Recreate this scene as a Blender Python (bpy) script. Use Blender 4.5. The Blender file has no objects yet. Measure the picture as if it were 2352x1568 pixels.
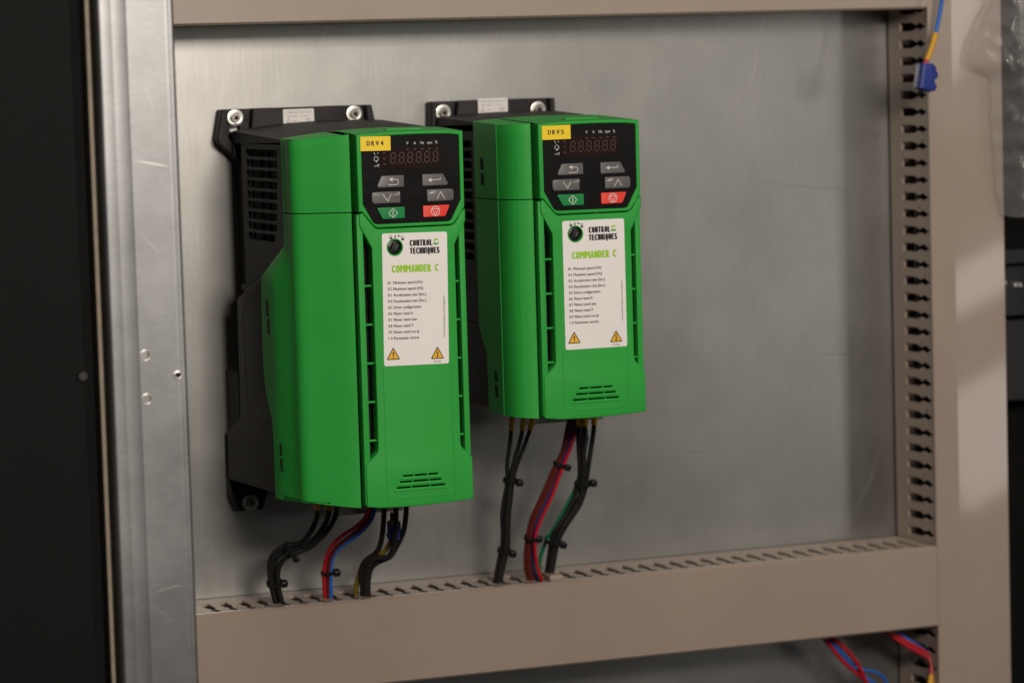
import bpy, bmesh, math, random
from mathutils import Vector, Matrix
random.seed(7)
sc = bpy.context.scene
C = sc.collection

# ------------------------------------------------------------------ camera, world, lamps, exposure
MM = 0.001
CAM = Vector((-0.62477, -2.11369, 0.02338))
YAW, PITCH, ROLL = math.radians(21.61664), math.radians(-4.93053), math.radians(-1.66513)
def cam_axes():
    cy, sy = math.cos(YAW), math.sin(YAW)
    f = Vector((sy*math.cos(PITCH), cy*math.cos(PITCH), math.sin(PITCH)))
    r0 = Vector((cy, -sy, 0)); u0 = r0.cross(f)
    r = math.cos(ROLL)*r0 + math.sin(ROLL)*u0
    u = -math.sin(ROLL)*r0 + math.cos(ROLL)*u0
    return r, u, f
r_, u_, f_ = cam_axes()
cd = bpy.data.cameras.new('camera')
cam = bpy.data.objects.new('camera', cd); C.objects.link(cam)
m = Matrix((r_, u_, -f_)).transposed().to_4x4(); m.translation = CAM
cam.matrix_world = m
cd.sensor_width = 36.0
cd.lens = 7299.67/2352*36
cd.clip_start = 0.05; cd.clip_end = 50
cd.dof.use_dof = True
cd.dof.focus_distance = 2.075
cd.dof.aperture_fstop = 6.3
sc.camera = cam

w = bpy.data.worlds.new('World'); sc.world = w; w.use_nodes = True
bg = w.node_tree.nodes['Background']
bg.inputs[0].default_value = (0.95, 1.0, 1.0, 1); bg.inputs[1].default_value = 0.012

def area(name, loc, target, sx, sy, power, col, spin=0.0):
    d = bpy.data.lights.new(name, 'AREA'); d.shape = 'RECTANGLE'; d.size = sx; d.size_y = sy
    d.energy = power; d.color = col
    o = bpy.data.objects.new(name, d); C.objects.link(o)
    o.location = loc
    o.rotation_euler = (Vector(target)-Vector(loc)).to_track_quat('-Z', 'Y').to_euler()
    o.rotation_euler.rotate_axis('Z', spin)
    return o
area('work_lamp', (0.03, -2.0, 0.44), (0.10, 0, -0.08), 0.50, 0.30, 24.5, (1.0, 0.90, 0.80))
area('room_fill', (1.5, -2.6, 0.85), (0.5, 0, -0.05), 3.8, 2.0, 14.0, (1.0, 0.93, 0.845))  # added fill for the plate's reflections, standing in for the lit room
area('ceiling_lamp', (-0.05, -1.0, 1.75), (0.1, -0.05, -0.3), 1.2, 0.7, 9.0, (1.0, 0.92, 0.84))
# added unseen lamps, shaped and aimed to mirror as light patches in the duct cover
area('patch_lamp', (1.200, -1.2, 0.090), (1.200, 0, 0.090), 0.056, 0.20, 0.14, (1.0, 0.93, 0.88), math.radians(-24))
area('patch_lamp', (1.262, -1.2, -0.215), (1.262, 0, -0.215), 0.20, 0.052, 0.13, (1.0, 0.93, 0.88), math.radians(23))
area('patch_lamp', (1.262, -1.2, -0.400), (1.262, 0, -0.400), 0.21, 0.135, 0.32, (1.0, 0.93, 0.88), math.radians(23))

vs = sc.view_settings
vs.view_transform = 'Standard'; vs.look = 'None'; vs.exposure = 0.0; vs.gamma = 1.0; vs.use_curve_mapping = False

# ------------------------------------------------------------------ materials
def mat(name, col, rough=0.5, metal=0.0, spec=0.5, noise=0.0, nscale=60.0, bump=0.0, bscale=900.0, rvar=0.0, coat=0.0, stretch=None):
    m = bpy.data.materials.new(name); m.use_nodes = True
    nt = m.node_tree; N = nt.nodes; L = nt.links
    b = N['Principled BSDF']
    b.inputs['Base Color'].default_value = (*col, 1)
    b.inputs['Roughness'].default_value = rough
    b.inputs['Metallic'].default_value = metal
    b.inputs['Specular IOR Level'].default_value = spec
    if coat:
        b.inputs['Coat Weight'].default_value = coat; b.inputs['Coat Roughness'].default_value = 0.06
    tc = N.new('ShaderNodeTexCoord'); src = tc.outputs['Object']
    if stretch:
        mp = N.new('ShaderNodeMapping'); mp.inputs['Scale'].default_value = stretch
        L.new(src, mp.inputs['Vector']); src = mp.outputs['Vector']
    if noise or rvar:
        n = N.new('ShaderNodeTexNoise'); n.inputs['Scale'].default_value = nscale
        n.inputs['Detail'].default_value = 6; n.inputs['Roughness'].default_value = 0.6
        L.new(src, n.inputs['Vector'])
        if noise:
            mr = N.new('ShaderNodeMapRange')
            mr.inputs['From Min'].default_value = 0.25; mr.inputs['From Max'].default_value = 0.75
            mr.inputs['To Min'].default_value = 1-noise; mr.inputs['To Max'].default_value = 1+noise
            L.new(n.outputs['Fac'], mr.inputs['Value'])
            mx = N.new('ShaderNodeMix'); mx.data_type = 'RGBA'; mx.blend_type = 'MULTIPLY'
            mx.inputs['Factor'].default_value = 1.0
            mx.inputs['A'].default_value = (*col, 1)
            L.new(mr.outputs['Result'], mx.inputs['B'])
            L.new(mx.outputs['Result'], b.inputs['Base Color'])
        if rvar:
            mr2 = N.new('ShaderNodeMapRange')
            mr2.inputs['From Min'].default_value = 0.25; mr2.inputs['From Max'].default_value = 0.75
            mr2.inputs['To Min'].default_value = rough-rvar; mr2.inputs['To Max'].default_value = rough+rvar
            L.new(n.outputs['Fac'], mr2.inputs['Value']); L.new(mr2.outputs['Result'], b.inputs['Roughness'])
    if bump:
        n2 = N.new('ShaderNodeTexNoise'); n2.inputs['Scale'].default_value = bscale; n2.inputs['Detail'].default_value = 3
        L.new(tc.outputs['Object'], n2.inputs['Vector'])
        bp = N.new('ShaderNodeBump'); bp.inputs['Strength'].default_value = bump; bp.inputs['Distance'].default_value = 0.0004
        L.new(n2.outputs['Fac'], bp.inputs['Height']); L.new(bp.outputs['Normal'], b.inputs['Normal'])
    return m

def galvanized(name, base, rough, vertical=True, spangle=0.10, contrast=0.16):
    """zinc sheet: brushed streaks, spangle clouds, dull patches"""
    m = bpy.data.materials.new(name); m.use_nodes = True
    nt = m.node_tree; N = nt.nodes; L = nt.links; b = N['Principled BSDF']
    b.inputs['Metallic'].default_value = 0.95; b.inputs['Roughness'].default_value = rough
    tc = N.new('ShaderNodeTexCoord')
    mp = N.new('ShaderNodeMapping'); mp.inputs['Scale'].default_value = (1.0, 1.0, 0.07) if vertical else (0.3, 1, 1)
    L.new(tc.outputs['Object'], mp.inputs['Vector'])
    st = N.new('ShaderNodeTexNoise'); st.inputs['Scale'].default_value = 420; st.inputs['Detail'].default_value = 5; st.inputs['Roughness'].default_value = 0.65
    L.new(mp.outputs['Vector'], st.inputs['Vector'])
    cl = N.new('ShaderNodeTexNoise'); cl.inputs['Scale'].default_value = 9; cl.inputs['Detail'].default_value = 7; cl.inputs['Roughness'].default_value = 0.62
    L.new(tc.outputs['Object'], cl.inputs['Vector'])
    mp2 = N.new('ShaderNodeMapping'); mp2.inputs['Scale'].default_value = (1.0, 1.0, 0.55)
    L.new(tc.outputs['Object'], mp2.inputs['Vector'])
    md = N.new('ShaderNodeTexNoise'); md.inputs['Scale'].default_value = 70; md.inputs['Detail'].default_value = 4
    L.new(mp2.outputs['Vector'], md.inputs['Vector'])
    def rng(src, lo, hi, a=0.3, z=0.7):
        r = N.new('ShaderNodeMapRange'); r.inputs['From Min'].default_value = a; r.inputs['From Max'].default_value = z
        r.inputs['To Min'].default_value = lo; r.inputs['To Max'].default_value = hi
        L.new(src, r.inputs['Value']); return r.outputs['Result']
    def mul(a, c):
        k = N.new('ShaderNodeMath'); k.operation = 'MULTIPLY'; L.new(a, k.inputs[0]); L.new(c, k.inputs[1]); return k.outputs[0]
    f = mul(mul(rng(st.outputs['Fac'], 1-contrast*0.55, 1+contrast*0.55), rng(cl.outputs['Fac'], 1-spangle, 1+spangle)), rng(md.outputs['Fac'], 1-contrast*0.35, 1+contrast*0.35))
    mx = N.new('ShaderNodeMix'); mx.data_type = 'RGBA'; mx.blend_type = 'MULTIPLY'; mx.inputs['Factor'].default_value = 1
    mx.inputs['A'].default_value = (*base, 1); L.new(f, mx.inputs['B']); L.new(mx.outputs['Result'], b.inputs['Base Color'])
    L.new(rng(cl.outputs['Fac'], rough-0.025, rough+0.035), b.inputs['Roughness'])
    bp = N.new('ShaderNodeBump'); bp.inputs['Strength'].default_value = 0.10; bp.inputs['Distance'].default_value = 0.0003
    L.new(st.outputs['Fac'], bp.inputs['Height']); L.new(bp.outputs['Normal'], b.inputs['Normal'])
    return m

M = {}
M['plate'] = galvanized('zinc_plate', (0.425, 0.422, 0.404), 0.35, contrast=0.07, spangle=0.08)
M['rail'] = galvanized('zinc_rail', (0.245, 0.25, 0.252), 0.42, vertical=False, spangle=0.24, contrast=0.10)
M['green'] = mat('green_plastic', (0.024, 0.325, 0.046), 0.52, spec=0.24, noise=0.07, nscale=18, bump=0.22, bscale=2200, rvar=0.04)
M['black'] = mat('black_plastic', (0.025, 0.022, 0.0215), 0.64, spec=0.32, noise=0.12, nscale=80, bump=0.2, bscale=1400)
M['pit_shade'] = mat('interior_shade', (0.004, 0.004, 0.004), 0.8)  # near-black colour that stands for the shade inside openings
M['panel'] = mat('black_keypad_film', (0.0065, 0.006, 0.006), 0.22, spec=0.22, rvar=0.06, nscale=120)
M['window'] = mat('display_window', (0.014, 0.0065, 0.005), 0.16, spec=0.22)
M['segment'] = mat('display_segment', (0.066, 0.029, 0.021), 0.35)
M['btn_grey'] = mat('grey_button', (0.105, 0.10, 0.10), 0.34, rvar=0.05, nscale=200)
M['btn_green'] = mat('green_button', (0.006, 0.22, 0.055), 0.34)
M['btn_red'] = mat('red_button', (0.80, 0.055, 0.035), 0.34)
M['ink_white'] = mat('white_ink', (0.62, 0.60, 0.57), 0.5)
M['ink_black'] = mat('black_ink', (0.010, 0.009, 0.009), 0.5)
M['ink_grey'] = mat('grey_ink', (0.30, 0.29, 0.28), 0.5)
M['ink_lime'] = mat('lime_ink', (0.30, 0.58, 0.004), 0.5)
M['ink_green'] = mat('green_ink', (0.02, 0.33, 0.06), 0.5)
M['ink_yellow'] = mat('yellow_ink', (0.80, 0.44, 0.015), 0.45)
M['label'] = mat('white_label', (0.80, 0.775, 0.75), 0.38, noise=0.02, nscale=40)
M['sticker'] = mat('yellow_sticker', (0.85, 0.60, 0.008), 0.42)
M['zinc'] = mat('zinc_washer', (0.62, 0.61, 0.58), 0.34, metal=0.9, noise=0.1, nscale=400)
M['scuff'] = mat('dull_scuff', (0.29, 0.28, 0.265), 0.45, metal=0.85)
M['screw'] = mat('screw_steel', (0.30, 0.28, 0.25), 0.32, metal=0.9)
M['duct'] = mat('duct_plastic', (0.335, 0.268, 0.222), 0.42, noise=0.035, nscale=14, rvar=0.05)
M['cover'] = mat('duct_cover_plastic', (0.325, 0.256, 0.210), 0.34, noise=0.05, nscale=9, rvar=0.03, coat=0.9)
M['cable_black'] = mat('black_cable_sheath', (0.013, 0.0125, 0.012), 0.42, noise=0.15, nscale=90)
M['wire_red'] = mat('red_wire', (0.42, 0.010, 0.022), 0.38)
M['wire_brown'] = mat('dark_red_wire', (0.10, 0.013, 0.010), 0.38)
M['wire_blue'] = mat('blue_wire', (0.018, 0.13, 0.50), 0.38)
M['wire_navy'] = mat('navy_wire', (0.03, 0.03, 0.13), 0.38)
M['wire_green'] = mat('green_wire', (0.004, 0.15, 0.062), 0.38)
M['wire_earth'] = mat('yellow_green_wire', (0.20, 0.135, 0.010), 0.4)
M['sleeve'] = mat('yellow_sleeve', (0.62, 0.32, 0.010), 0.45)
M['conn'] = mat('blue_connector', (0.006, 0.024, 0.21), 0.4)
M['tie'] = mat('black_nylon', (0.010, 0.010, 0.010), 0.36)
M['door'] = mat('dark_painted_steel', (0.005, 0.0054, 0.005), 0.65, spec=0.1, noise=0.06, nscale=50, bump=0.15, bscale=700)
M['gasket'] = mat('beige_edge', (0.22, 0.18, 0.13), 0.6, noise=0.2, nscale=150)
M['dark'] = mat('dark_equipment', (0.008, 0.0085, 0.009), 0.4, noise=0.1, nscale=30)

def bag_material():
    m = bpy.data.materials.new('clear_film'); m.use_nodes = True
    nt = m.node_tree; N = nt.nodes; L = nt.links
    b = N['Principled BSDF']; b.inputs['Base Color'].default_value = (0.62, 0.60, 0.60, 1); b.inputs['Roughness'].default_value = 0.16
    b.inputs['Specular IOR Level'].default_value = 1.0; b.inputs['Coat Weight'].default_value = 0.6; b.inputs['Coat Roughness'].default_value = 0.05
    lw = N.new('ShaderNodeLayerWeight'); lw.inputs['Blend'].default_value = 0.35
    pw = N.new('ShaderNodeMath'); pw.operation = 'POWER'; pw.inputs[1].default_value = 1.6; L.new(lw.outputs['Facing'], pw.inputs[0])
    mr = N.new('ShaderNodeMapRange'); mr.inputs['To Min'].default_value = 0.19; mr.inputs['To Max'].default_value = 0.85; L.new(pw.outputs[0], mr.inputs['Value'])
    tr = N.new('ShaderNodeBsdfTransparent'); mx = N.new('ShaderNodeMixShader'); L.new(mr.outputs['Result'], mx.inputs[0])
    L.new(tr.outputs[0], mx.inputs[1]); L.new(b.outputs[0], mx.inputs[2]); L.new(mx.outputs[0], N['Material Output'].inputs['Surface'])
    return m
M['bag'] = bag_material()

# ------------------------------------------------------------------ building helpers (all lengths in millimetres)
class MB:
    def __init__(s): s.v = []; s.f = []
    def add(s, geo):
        v, f = geo; k = len(s.v); s.v += [tuple(p) for p in v]; s.f += [tuple(i+k for i in q) for q in f]; return s
    def box(s, x0, x1, y0, y1, z0, z1):
        v = [(x, y, z) for x in (x0, x1) for y in (y0, y1) for z in (z0, z1)]
        return s.add((v, [(0,1,3,2),(4,6,7,5),(0,4,5,1),(2,3,7,6),(0,2,6,4),(1,5,7,3)]))
    def build(s, name, mat, parent=None, angle=32, bevel=0.0, merge=True):
        org = Vector((0,0,0))
        p = parent
        while p is not None: org = org + p.location; p = p.parent
        me = bpy.data.meshes.new(name)
        me.from_pydata([(a*MM-org.x, b*MM-org.y, c*MM-org.z) for a, b, c in s.v], [], s.f)
        bm = bmesh.new(); bm.from_mesh(me)
        if merge: bmesh.ops.remove_doubles(bm, verts=bm.verts, dist=1e-7)
        bmesh.ops.recalc_face_normals(bm, faces=bm.faces)
        bm.to_mesh(me); bm.free()
        me.shade_smooth(); me.set_sharp_from_angle(angle=math.radians(angle))
        me.materials.append(M[mat])
        o = bpy.data.objects.new(name, me); C.objects.link(o)
        if parent is not None: o.parent = parent
        if bevel:
            md = o.modifiers.new('edge', 'BEVEL'); md.width = bevel*MM; md.segments = 2; md.limit_method = 'ANGLE'; md.angle_limit = math.radians(40)
            md.harden_normals = False
        return o
def tag(o, label=None, cat=None, group=None, kind=None):
    if label: o['label'] = label
    if cat: o['category'] = cat
    if group: o['group'] = group
    if kind: o['kind'] = kind
    return o
def thing(name, loc, label, cat, group=None):
    o = bpy.data.objects.new(name, None); C.objects.link(o)
    o.location = Vector(loc)*MM; o.empty_display_size = 0.02
    return tag(o, label, cat, group)

def rpoly(pts, r, n=4):
    """polygon with rounded corners; r is one radius or one per corner"""
    out = []; k = len(pts)
    for i in range(k):
        p = Vector(pts[i]); a = Vector(pts[i-1])-p; b = Vector(pts[(i+1) % k])-p
        rr = r[i] if isinstance(r, (list, tuple)) else r
        if rr <= 0: out.append(tuple(p)); continue
        la, lb = a.length, b.length; a.normalize(); b.normalize()
        ang = a.angle(b)
        if ang > math.pi-0.05: out.append(tuple(p)); continue
        d = min(rr/math.tan(ang/2), la*0.48, lb*0.48)
        p0 = p+a*d; p1 = p+b*d
        for j in range(n+1):
            t = j/n
            out.append(tuple((1-t)**2*p0+2*t*(1-t)*p+t*t*p1))
    return out
def rect(x0, x1, z0, z1, r=0, n=4):
    q = [(x0, z0), (x1, z0), (x1, z1), (x0, z1)]
    return rpoly(q, r, n) if r else q
def circ(cx, cz, r, n=24, r2=None):
    r2 = r2 or r
    return [(cx+r*math.cos(2*math.pi*i/n), cz+r2*math.sin(2*math.pi*i/n)) for i in range(n)]
def rot2(pts, cx, cz, deg):
    c, s = math.cos(math.radians(deg)), math.sin(math.radians(deg))
    return [(cx+(x-cx)*c-(z-cz)*s, cz+(x-cx)*s+(z-cz)*c) for x, z in pts]

def _curve_mesh(cu):
    o = bpy.data.objects.new('tmp', cu); C.objects.link(o)
    bpy.context.view_layer.update()
    me = o.to_mesh()
    v = [tuple(p.co) for p in me.vertices]; f = [tuple(p.vertices) for p in me.polygons]
    o.to_mesh_clear(); bpy.data.objects.remove(o); bpy.data.curves.remove(cu)
    return v, f
def plate(loops, d0, d1, axis='y', bevel=0.0, bres=1):
    """flat solid with holes. loops: outline + holes, in (x,z) for axis y, (y,z) for axis x, (x,y) for axis z; thickness from d0 to d1"""
    cu = bpy.data.curves.new('tmp', 'CURVE'); cu.dimensions = '2D'; cu.fill_mode = 'BOTH'
    for lp in loops:
        s = cu.splines.new('POLY'); s.points.add(len(lp)-1); s.use_cyclic_u = True
        for p, (a, b) in zip(s.points, lp): p.co = (a, b, 0, 1)
    h = abs(d1-d0)/2
    cu.extrude = max(h-bevel, 0); cu.bevel_depth = bevel; cu.bevel_resolution = bres
    if bevel: cu.offset = -bevel
    v, f = _curve_mesh(cu); c = (d0+d1)/2
    if axis == 'y': v = [(x, c+z, y) for x, y, z in v]
    elif axis == 'x': v = [(c+z, x, y) for x, y, z in v]
    else: v = [(x, y, c+z) for x, y, z in v]
    return v, f
def sheet(loops, y):
    return plate(loops, y, y)
def loft(a, b, ya, yb):
    """solid between polygon a at depth ya and polygon b at depth yb (same count)"""
    n = len(a)
    v = [(x, ya, z) for x, z in a]+[(x, yb, z) for x, z in b]
    f = [(i, (i+1) % n, n+(i+1) % n, n+i) for i in range(n)]
    f += [tuple(range(n)), tuple(range(n, 2*n))]
    return v, f
def grid(rows):
    n = len(rows[0]); v = [p for r in rows for p in r]
    f = [(i*n+j, i*n+j+1, (i+1)*n+j+1, (i+1)*n+j) for i in range(len(rows)-1) for j in range(n-1)]
    return v, f
def stroke(pts, w, y, closed=False):
    """flat line of width w through 2-D points (mitred), as faces at depth y"""
    P = [Vector(p) for p in pts]; n = len(P); L = []; R = []
    for i in range(n):
        a = P[i]-P[i-1] if (i > 0 or closed) else None
        b = P[(i+1) % n]-P[i] if (i < n-1 or closed) else None
        if a is None: a = b
        if b is None: b = a
        a = a.normalized(); b = b.normalized(); t = a+b
        if t.length < 1e-6: t = a
        t.normalize(); nrm = Vector((-t.y, t.x)); k = w/2/max(0.4, nrm.dot(Vector((-a.y, a.x))))
        L.append(P[i]+nrm*k); R.append(P[i]-nrm*k)
    v = [(p.x, y, p.y) for p in L]+[(p.x, y, p.y) for p in R]
    m = n if closed else n-1
    return v, [(i, (i+1) % n, n+(i+1) % n, n+i) for i in range(m)]
def text(s, x, z, h, y, align='LEFT', xs=1.0, bold=0.0, rot=0.0, shear=0.0, width=None, spacing=1.0):
    """text at depth y: cap height h mm, baseline z; width = wanted width in mm"""
    cu = bpy.data.curves.new('tmp', 'FONT'); cu.body = s; cu.size = 1.0; cu.offset = bold; cu.space_character = spacing; cu.shear = shear
    cu.resolution_u = 3
    v, f = _curve_mesh(cu)
    if not v: return [], []
    k = h/0.729
    x0 = min(p[0] for p in v); x1 = max(p[0] for p in v)
    kx = width/(x1-x0) if width else k*xs
    sh = {'LEFT': 0, 'CENTER': 0.5, 'RIGHT': 1.0}[align]
    out = []
    c, sn = math.cos(math.radians(rot)), math.sin(math.radians(rot))
    for px, pz, _ in v:
        a = (px-x0-(x1-x0)*sh)*kx; b = pz*k
        out.append((x+a*c-b*sn, y, z+a*sn+b*c))
    return out, f
def spline(pts, step=3.0):
    P = [Vector(p) for p in pts]; P = [P[0]*2-P[1]]+P+[P[-1]*2-P[-2]]; out = []
    for i in range(1, len(P)-2):
        n = max(2, int((P[i+1]-P[i]).length/step))
        for j in range(n):
            t = j/n; a, b, c, d = P[i-1:i+3]
            out.append(0.5*((2*b)+(c-a)*t+(2*a-5*b+4*c-d)*t*t+(3*b-a-3*c+d)*t**3))
    out.append(P[-2]); return out
def tube(path, r, n=12, caps=True):
    k = len(path); v = []; f = []
    up = None
    for i, p in enumerate(path):
        t = (path[min(i+1, k-1)]-path[max(i-1, 0)]).normalized()
        if up is None:
            up = t.orthogonal().normalized()
        up = (up-t*up.dot(t)).normalized(); q = t.cross(up)
        rr = r(i/(k-1)) if callable(r) else r
        for j in range(n):
            a = 2*math.pi*j/n; v.append(tuple(p+up*math.cos(a)*rr+q*math.sin(a)*rr))
    for i in range(k-1):
        for j in range(n): f.append((i*n+j, i*n+(j+1) % n, (i+1)*n+(j+1) % n, (i+1)*n+j))
    if caps: f += [tuple(range(n)), tuple(range((k-1)*n, k*n))]
    return v, f
def disc(cx, cz, r, y0, y1, n=24, dome=0.0):
    """round boss along y from y0 to y1"""
    a = circ(cx, cz, r, n); b = circ(cx, cz, r*(1-dome), n)
    return loft(a, b, y0, y1)

# ------------------------------------------------------------------ setting: mounting plate and cabinet
pl = MB().box(-300, 592, 0, 3, -640, 330).build('mounting_plate', 'plate')
tag(pl, 'brushed galvanised steel mounting plate behind both green drives', 'mounting plate', kind='structure')

def scratch_marks():
    mb = MB()
    S = [((20, 38), (34, 62), .35), ((-52, 20), (-40, 26), .3), ((402, -5), (415, 40), .45), ((415, 40), (420, 60), .4), ((371, 38), (377, 49), .3),
         ((-30, -22), (-12, -12), .3), ((-46, 6), (-20, 30), .25), ((-34, -46), (-28, -43), .6), ((-30, -40), (-26, -38), .6), ((-37, -96), (-20, -76), .35),
         ((70, 35), (84, 62), .3), ((478, -330), (511, -262), .8), ((486, -320), (512, -268), .4), ((330, 44), (338, 60), .3), ((-52, -290), (-38, -270), .7), ((-46, -300), (-30, -286), .5),
         ((140, 20), (150, 40), .25), ((270, 20), (286, -10), .25)]
    for (x0, z0), (x1, z1), wd in S:
        mid = ((x0+x1)/2+(z1-z0)*.06, (z0+z1)/2)
        pts = [tuple(p[:2]) for p in spline([(x0, z0, 0), (*mid, 0), (x1, z1, 0)], 4)]
        n = len(pts)
        v = []; f = []
        for i, (x, z) in enumerate(pts):
            a = wd*0.5*math.sin(math.pi*(i+0.3)/(n-0.4)); v += [(x-a, -0.06, z), (x+a, -0.06, z)]
        f = [(2*i, 2*i+1, 2*i+3, 2*i+2) for i in range(n-1)]
        mb.add((v, f))
    return mb
scratch_marks().build('scratch', 'zinc', pl, merge=False)
def scuff(pts, wd):
    p2 = [tuple(p[:2]) for p in spline([(*p, 0) for p in pts], 4)]; n = len(p2); v = []
    for i, (x, z) in enumerate(p2):
        a = wd*0.5*math.sin(math.pi*(i+0.3)/(n-0.4)); v += [(x, -.05, z-a), (x, -.05, z+a)]
    return v, [(2*i, 2*i+1, 2*i+3, 2*i+2) for i in range(n-1)]
for pts, wd in (([(395, -62), (440, -70), (490, -76), (516, -80)], .5), ([(452, -196), (480, -198), (516, -195)], .8), ([(270, 36), (277, 28), (280, 20)], .5), ([(418, 22), (418.5, 16), (418, 10)], .9), ([(-44, -30), (-38, -60), (-30, -90)], .4), ([(-20, 60), (-12, 30), (-9, 12)], .3), ([(262, -282), (270, -300), (276, -312)], .8), ([(330, -250), (352, -262), (376, -262)], .5)):
    MB().add(scuff(pts, wd)).build('scuff', 'scuff', pl, merge=False)

# ---- wiring ducts
def slot_loop(p, off, flip=False):
    """keyhole slot across a duct side wall: p = centre along the duct, second coordinate = depth y"""
    prof = [(20, 3.1), (37, 3.2), (41, 2.6), (44.5, 1.3), (47, 1.8), (49.5, 2.9), (52, 2.9), (54.5, 1.6), (57, 0.65), (63.2, 0.65)]
    L_ = [(p-hw, -d) for d, hw in prof]; R_ = [(p+hw, -d) for d, hw in reversed(prof)]
    return L_+R_
def duct(name, label, along, p0, p1, s0, s1, first, pitch=12.5, slots=(True, True), depth=65, cover_over=0.0, bend=0):
    """along 'x' or 'z'; p0..p1 run, s0<s1 the two side walls"""
    mid = (s0+s1)/2
    loc = ((p0+p1)/2, 0, mid) if along == 'x' else (mid, 0, (p0+p1)/2)
    t = thing('wiring_duct', loc, label, 'wiring duct', 'slotted wiring ducts round the mounting plate')
    body = MB()
    for k, (s, inward) in enumerate(((s0, 1.9), (s1, -1.9))):
        a, b = sorted((s, s+inward))
        cells = []
        if slots[k]:
            q = first; c0 = p0; i = 0
            while q < p1-5:
                if q > p0+5:
                    c1 = q+pitch/2 if q+pitch < p1-5 else p1
                    h = [slot_loop(q, 0)]
                    if i % 4 == 1: h.append(circ(q+4.55, -(44 if i % 8 == 1 else 51), 1.15, 8, 1.8))
                    cells.append((c0, c1, h)); c0 = c1
                q += pitch; i += 1
        else: cells = [(p0, p1, [])]
        for c0, c1, h in cells:
            lp = [[(c0, -0.3), (c1, -0.3), (c1, -64.0), (c0, -64.0)]]+h
            if along == 'x': body.add(plate(lp, a, b, 'z'))
            else: body.add(plate([[(y, p) for p, y in l] for l in lp], a, b, 'x'))
    if along == 'x': body.box(p0, p1, -2.2, -0.3, s0, s1)
    else: body.box(s0, s1, -2.2, -0.3, p0, p1)
    body.build('body', 'duct', t)
    cv = MB(); e = 0.6
    prof = [(s0-e, -60.5), (s0-e, -63.6), (s0+0.9, -65.4), (s1-0.9, -65.4), (s1+e, -63.6), (s1+e, -60.5), (s1+e-.9, -60.5), (s1+e-.9, -63.2), (s1-1.2, -64.2), (s0+1.2, -64.2), (s0-e+.9, -63.2), (s0-e+.9, -60.5)]
    if bend: prof = prof[:2]+[(s0+.9, -64.4), (s0+bend, -65.4)]+prof[3:]
    n = len(prof); c0, c1 = p0-cover_over, p1+cover_over
    if along == 'x': v = [(c0, y, s) for s, y in prof]+[(c1, y, s) for s, y in prof]
    else: v = [(s, y, c0) for s, y in prof]+[(s, y, c1) for s, y in prof]
    f = [(i, (i+1) % n, n+(i+1) % n, n+i) for i in range(n)]+[tuple(range(n)), tuple(range(n, 2*n))]
    cv.add((v, f)); cv.build('cover', 'cover', t, angle=24 if not bend else 2.0)
    return t
duct('wiring_duct', 'upper horizontal beige slotted duct above the two drives', 'x', -170, 519.5, 57.4, 117.4, -22.5)
duct('wiring_duct', 'lower horizontal beige slotted duct the drive cables drop into', 'x', -170, 519.5, -397.6, -338.4, -29.5)
duct('wiring_duct', 'vertical beige slotted duct along the right edge of the plate', 'z', -620, 330, 521.3, 581.5, -606.5+.6, slots=(True, False), bend=18)

# ---- galvanised cabinet upright, beige panel edge and dark cabinet door on the left
t = thing('cabinet_upright', (-137, -300, -640), 'shiny galvanised steel upright with punched holes left of the drives', 'steel upright')
YR = -300.0
face = plate([[(-142.4, -660), (-119.2, -660), (-119.2, 360), (-142.4, 360)], circ(-138.9, -139.4, 2.7), circ(-138.6, -165.2, 2.7)], YR+0.0, YR+2.8)
mb = MB().add(face)
def extr(prof, z0=-660, z1=360, closed=False):
    n = len(prof)
    v = [(x, y, z0) for x, y in prof]+[(x, y, z1) for x, y in prof]
    f = [(i, (i+1) % n, n+(i+1) % n, n+i) for i in range(n if closed else n-1)]
    if closed: f += [tuple(range(n)), tuple(range(n, 2*n))]
    return v, f
def arcp(cx, cy, r, a0, a1, n=6):
    return [(cx+r*math.cos(math.radians(a0+(a1-a0)*i/n)), cy+r*math.sin(math.radians(a0+(a1-a0)*i/n))) for i in range(n+1)]
left = [(-160.6, YR+26)]+arcp(-157.4, YR+2.6, 3.2, 180, 270)+[(-152.0, YR-0.55), (-151.4, YR-0.45), (-150.8, YR-0.5), (-143.5, YR-0.35), (-142.2, YR-0.02), (-142.2, YR+2.6), (-150, YR+2.6), (-157, YR+2.6), (-158.8, YR+4), (-158.8, YR+26)]
right = [(-119.6, YR+2.8), (-119.6, YR+0.02), (-118.4, YR-0.2), (-117.0, YR-0.2), (-116.5, YR-0.1), (-115.9, YR-0.2)]+arcp(-115.3, YR+1.8, 2.0, 270, 360)+[(-113.3, YR+30), (-115.0, YR+30), (-115.0, YR+2.8)]
mb.add(extr(left, closed=True)).add(extr(right, closed=True))
mb.build('channel', 'rail', t, angle=50)
MB().add(plate([circ(-119.3, -152.3, 2.6, 20), circ(-119.3, -152.3, 1.7, 20)], YR-0.9, YR+.6, bevel=0.2)).build('hole_rim', 'zinc', t)
MB().add(disc(-119.3, -152.3, 1.7, YR-0.45, YR+0.4, 20)).build('hole', 'pit_shade', t)  # solid dark disc in place of a hole, its shade put into the colour
for hz in (-139.4, -165.2):
    MB().add(plate([circ(-138.75, hz, 3.2, 28), circ(-138.75, hz, 2.7, 28)], YR-0.25, YR+0.7, bevel=0.15)).build('hole_rim', 'zinc', t)
wv = []
def wear(pts, wd):
    p2 = [tuple(p[:2]) for p in spline([(*p, 0) for p in pts], 2)]; n = len(p2); v = []
    for i, (x, z) in enumerate(p2):
        a = wd*0.5*math.sin(math.pi*(i+0.5)/n); v += [(x, YR-0.05, z-a), (x, YR-0.05, z+a)]
    return v, [(2*i, 2*i+1, 2*i+3, 2*i+2) for i in range(n-1)]
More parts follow.
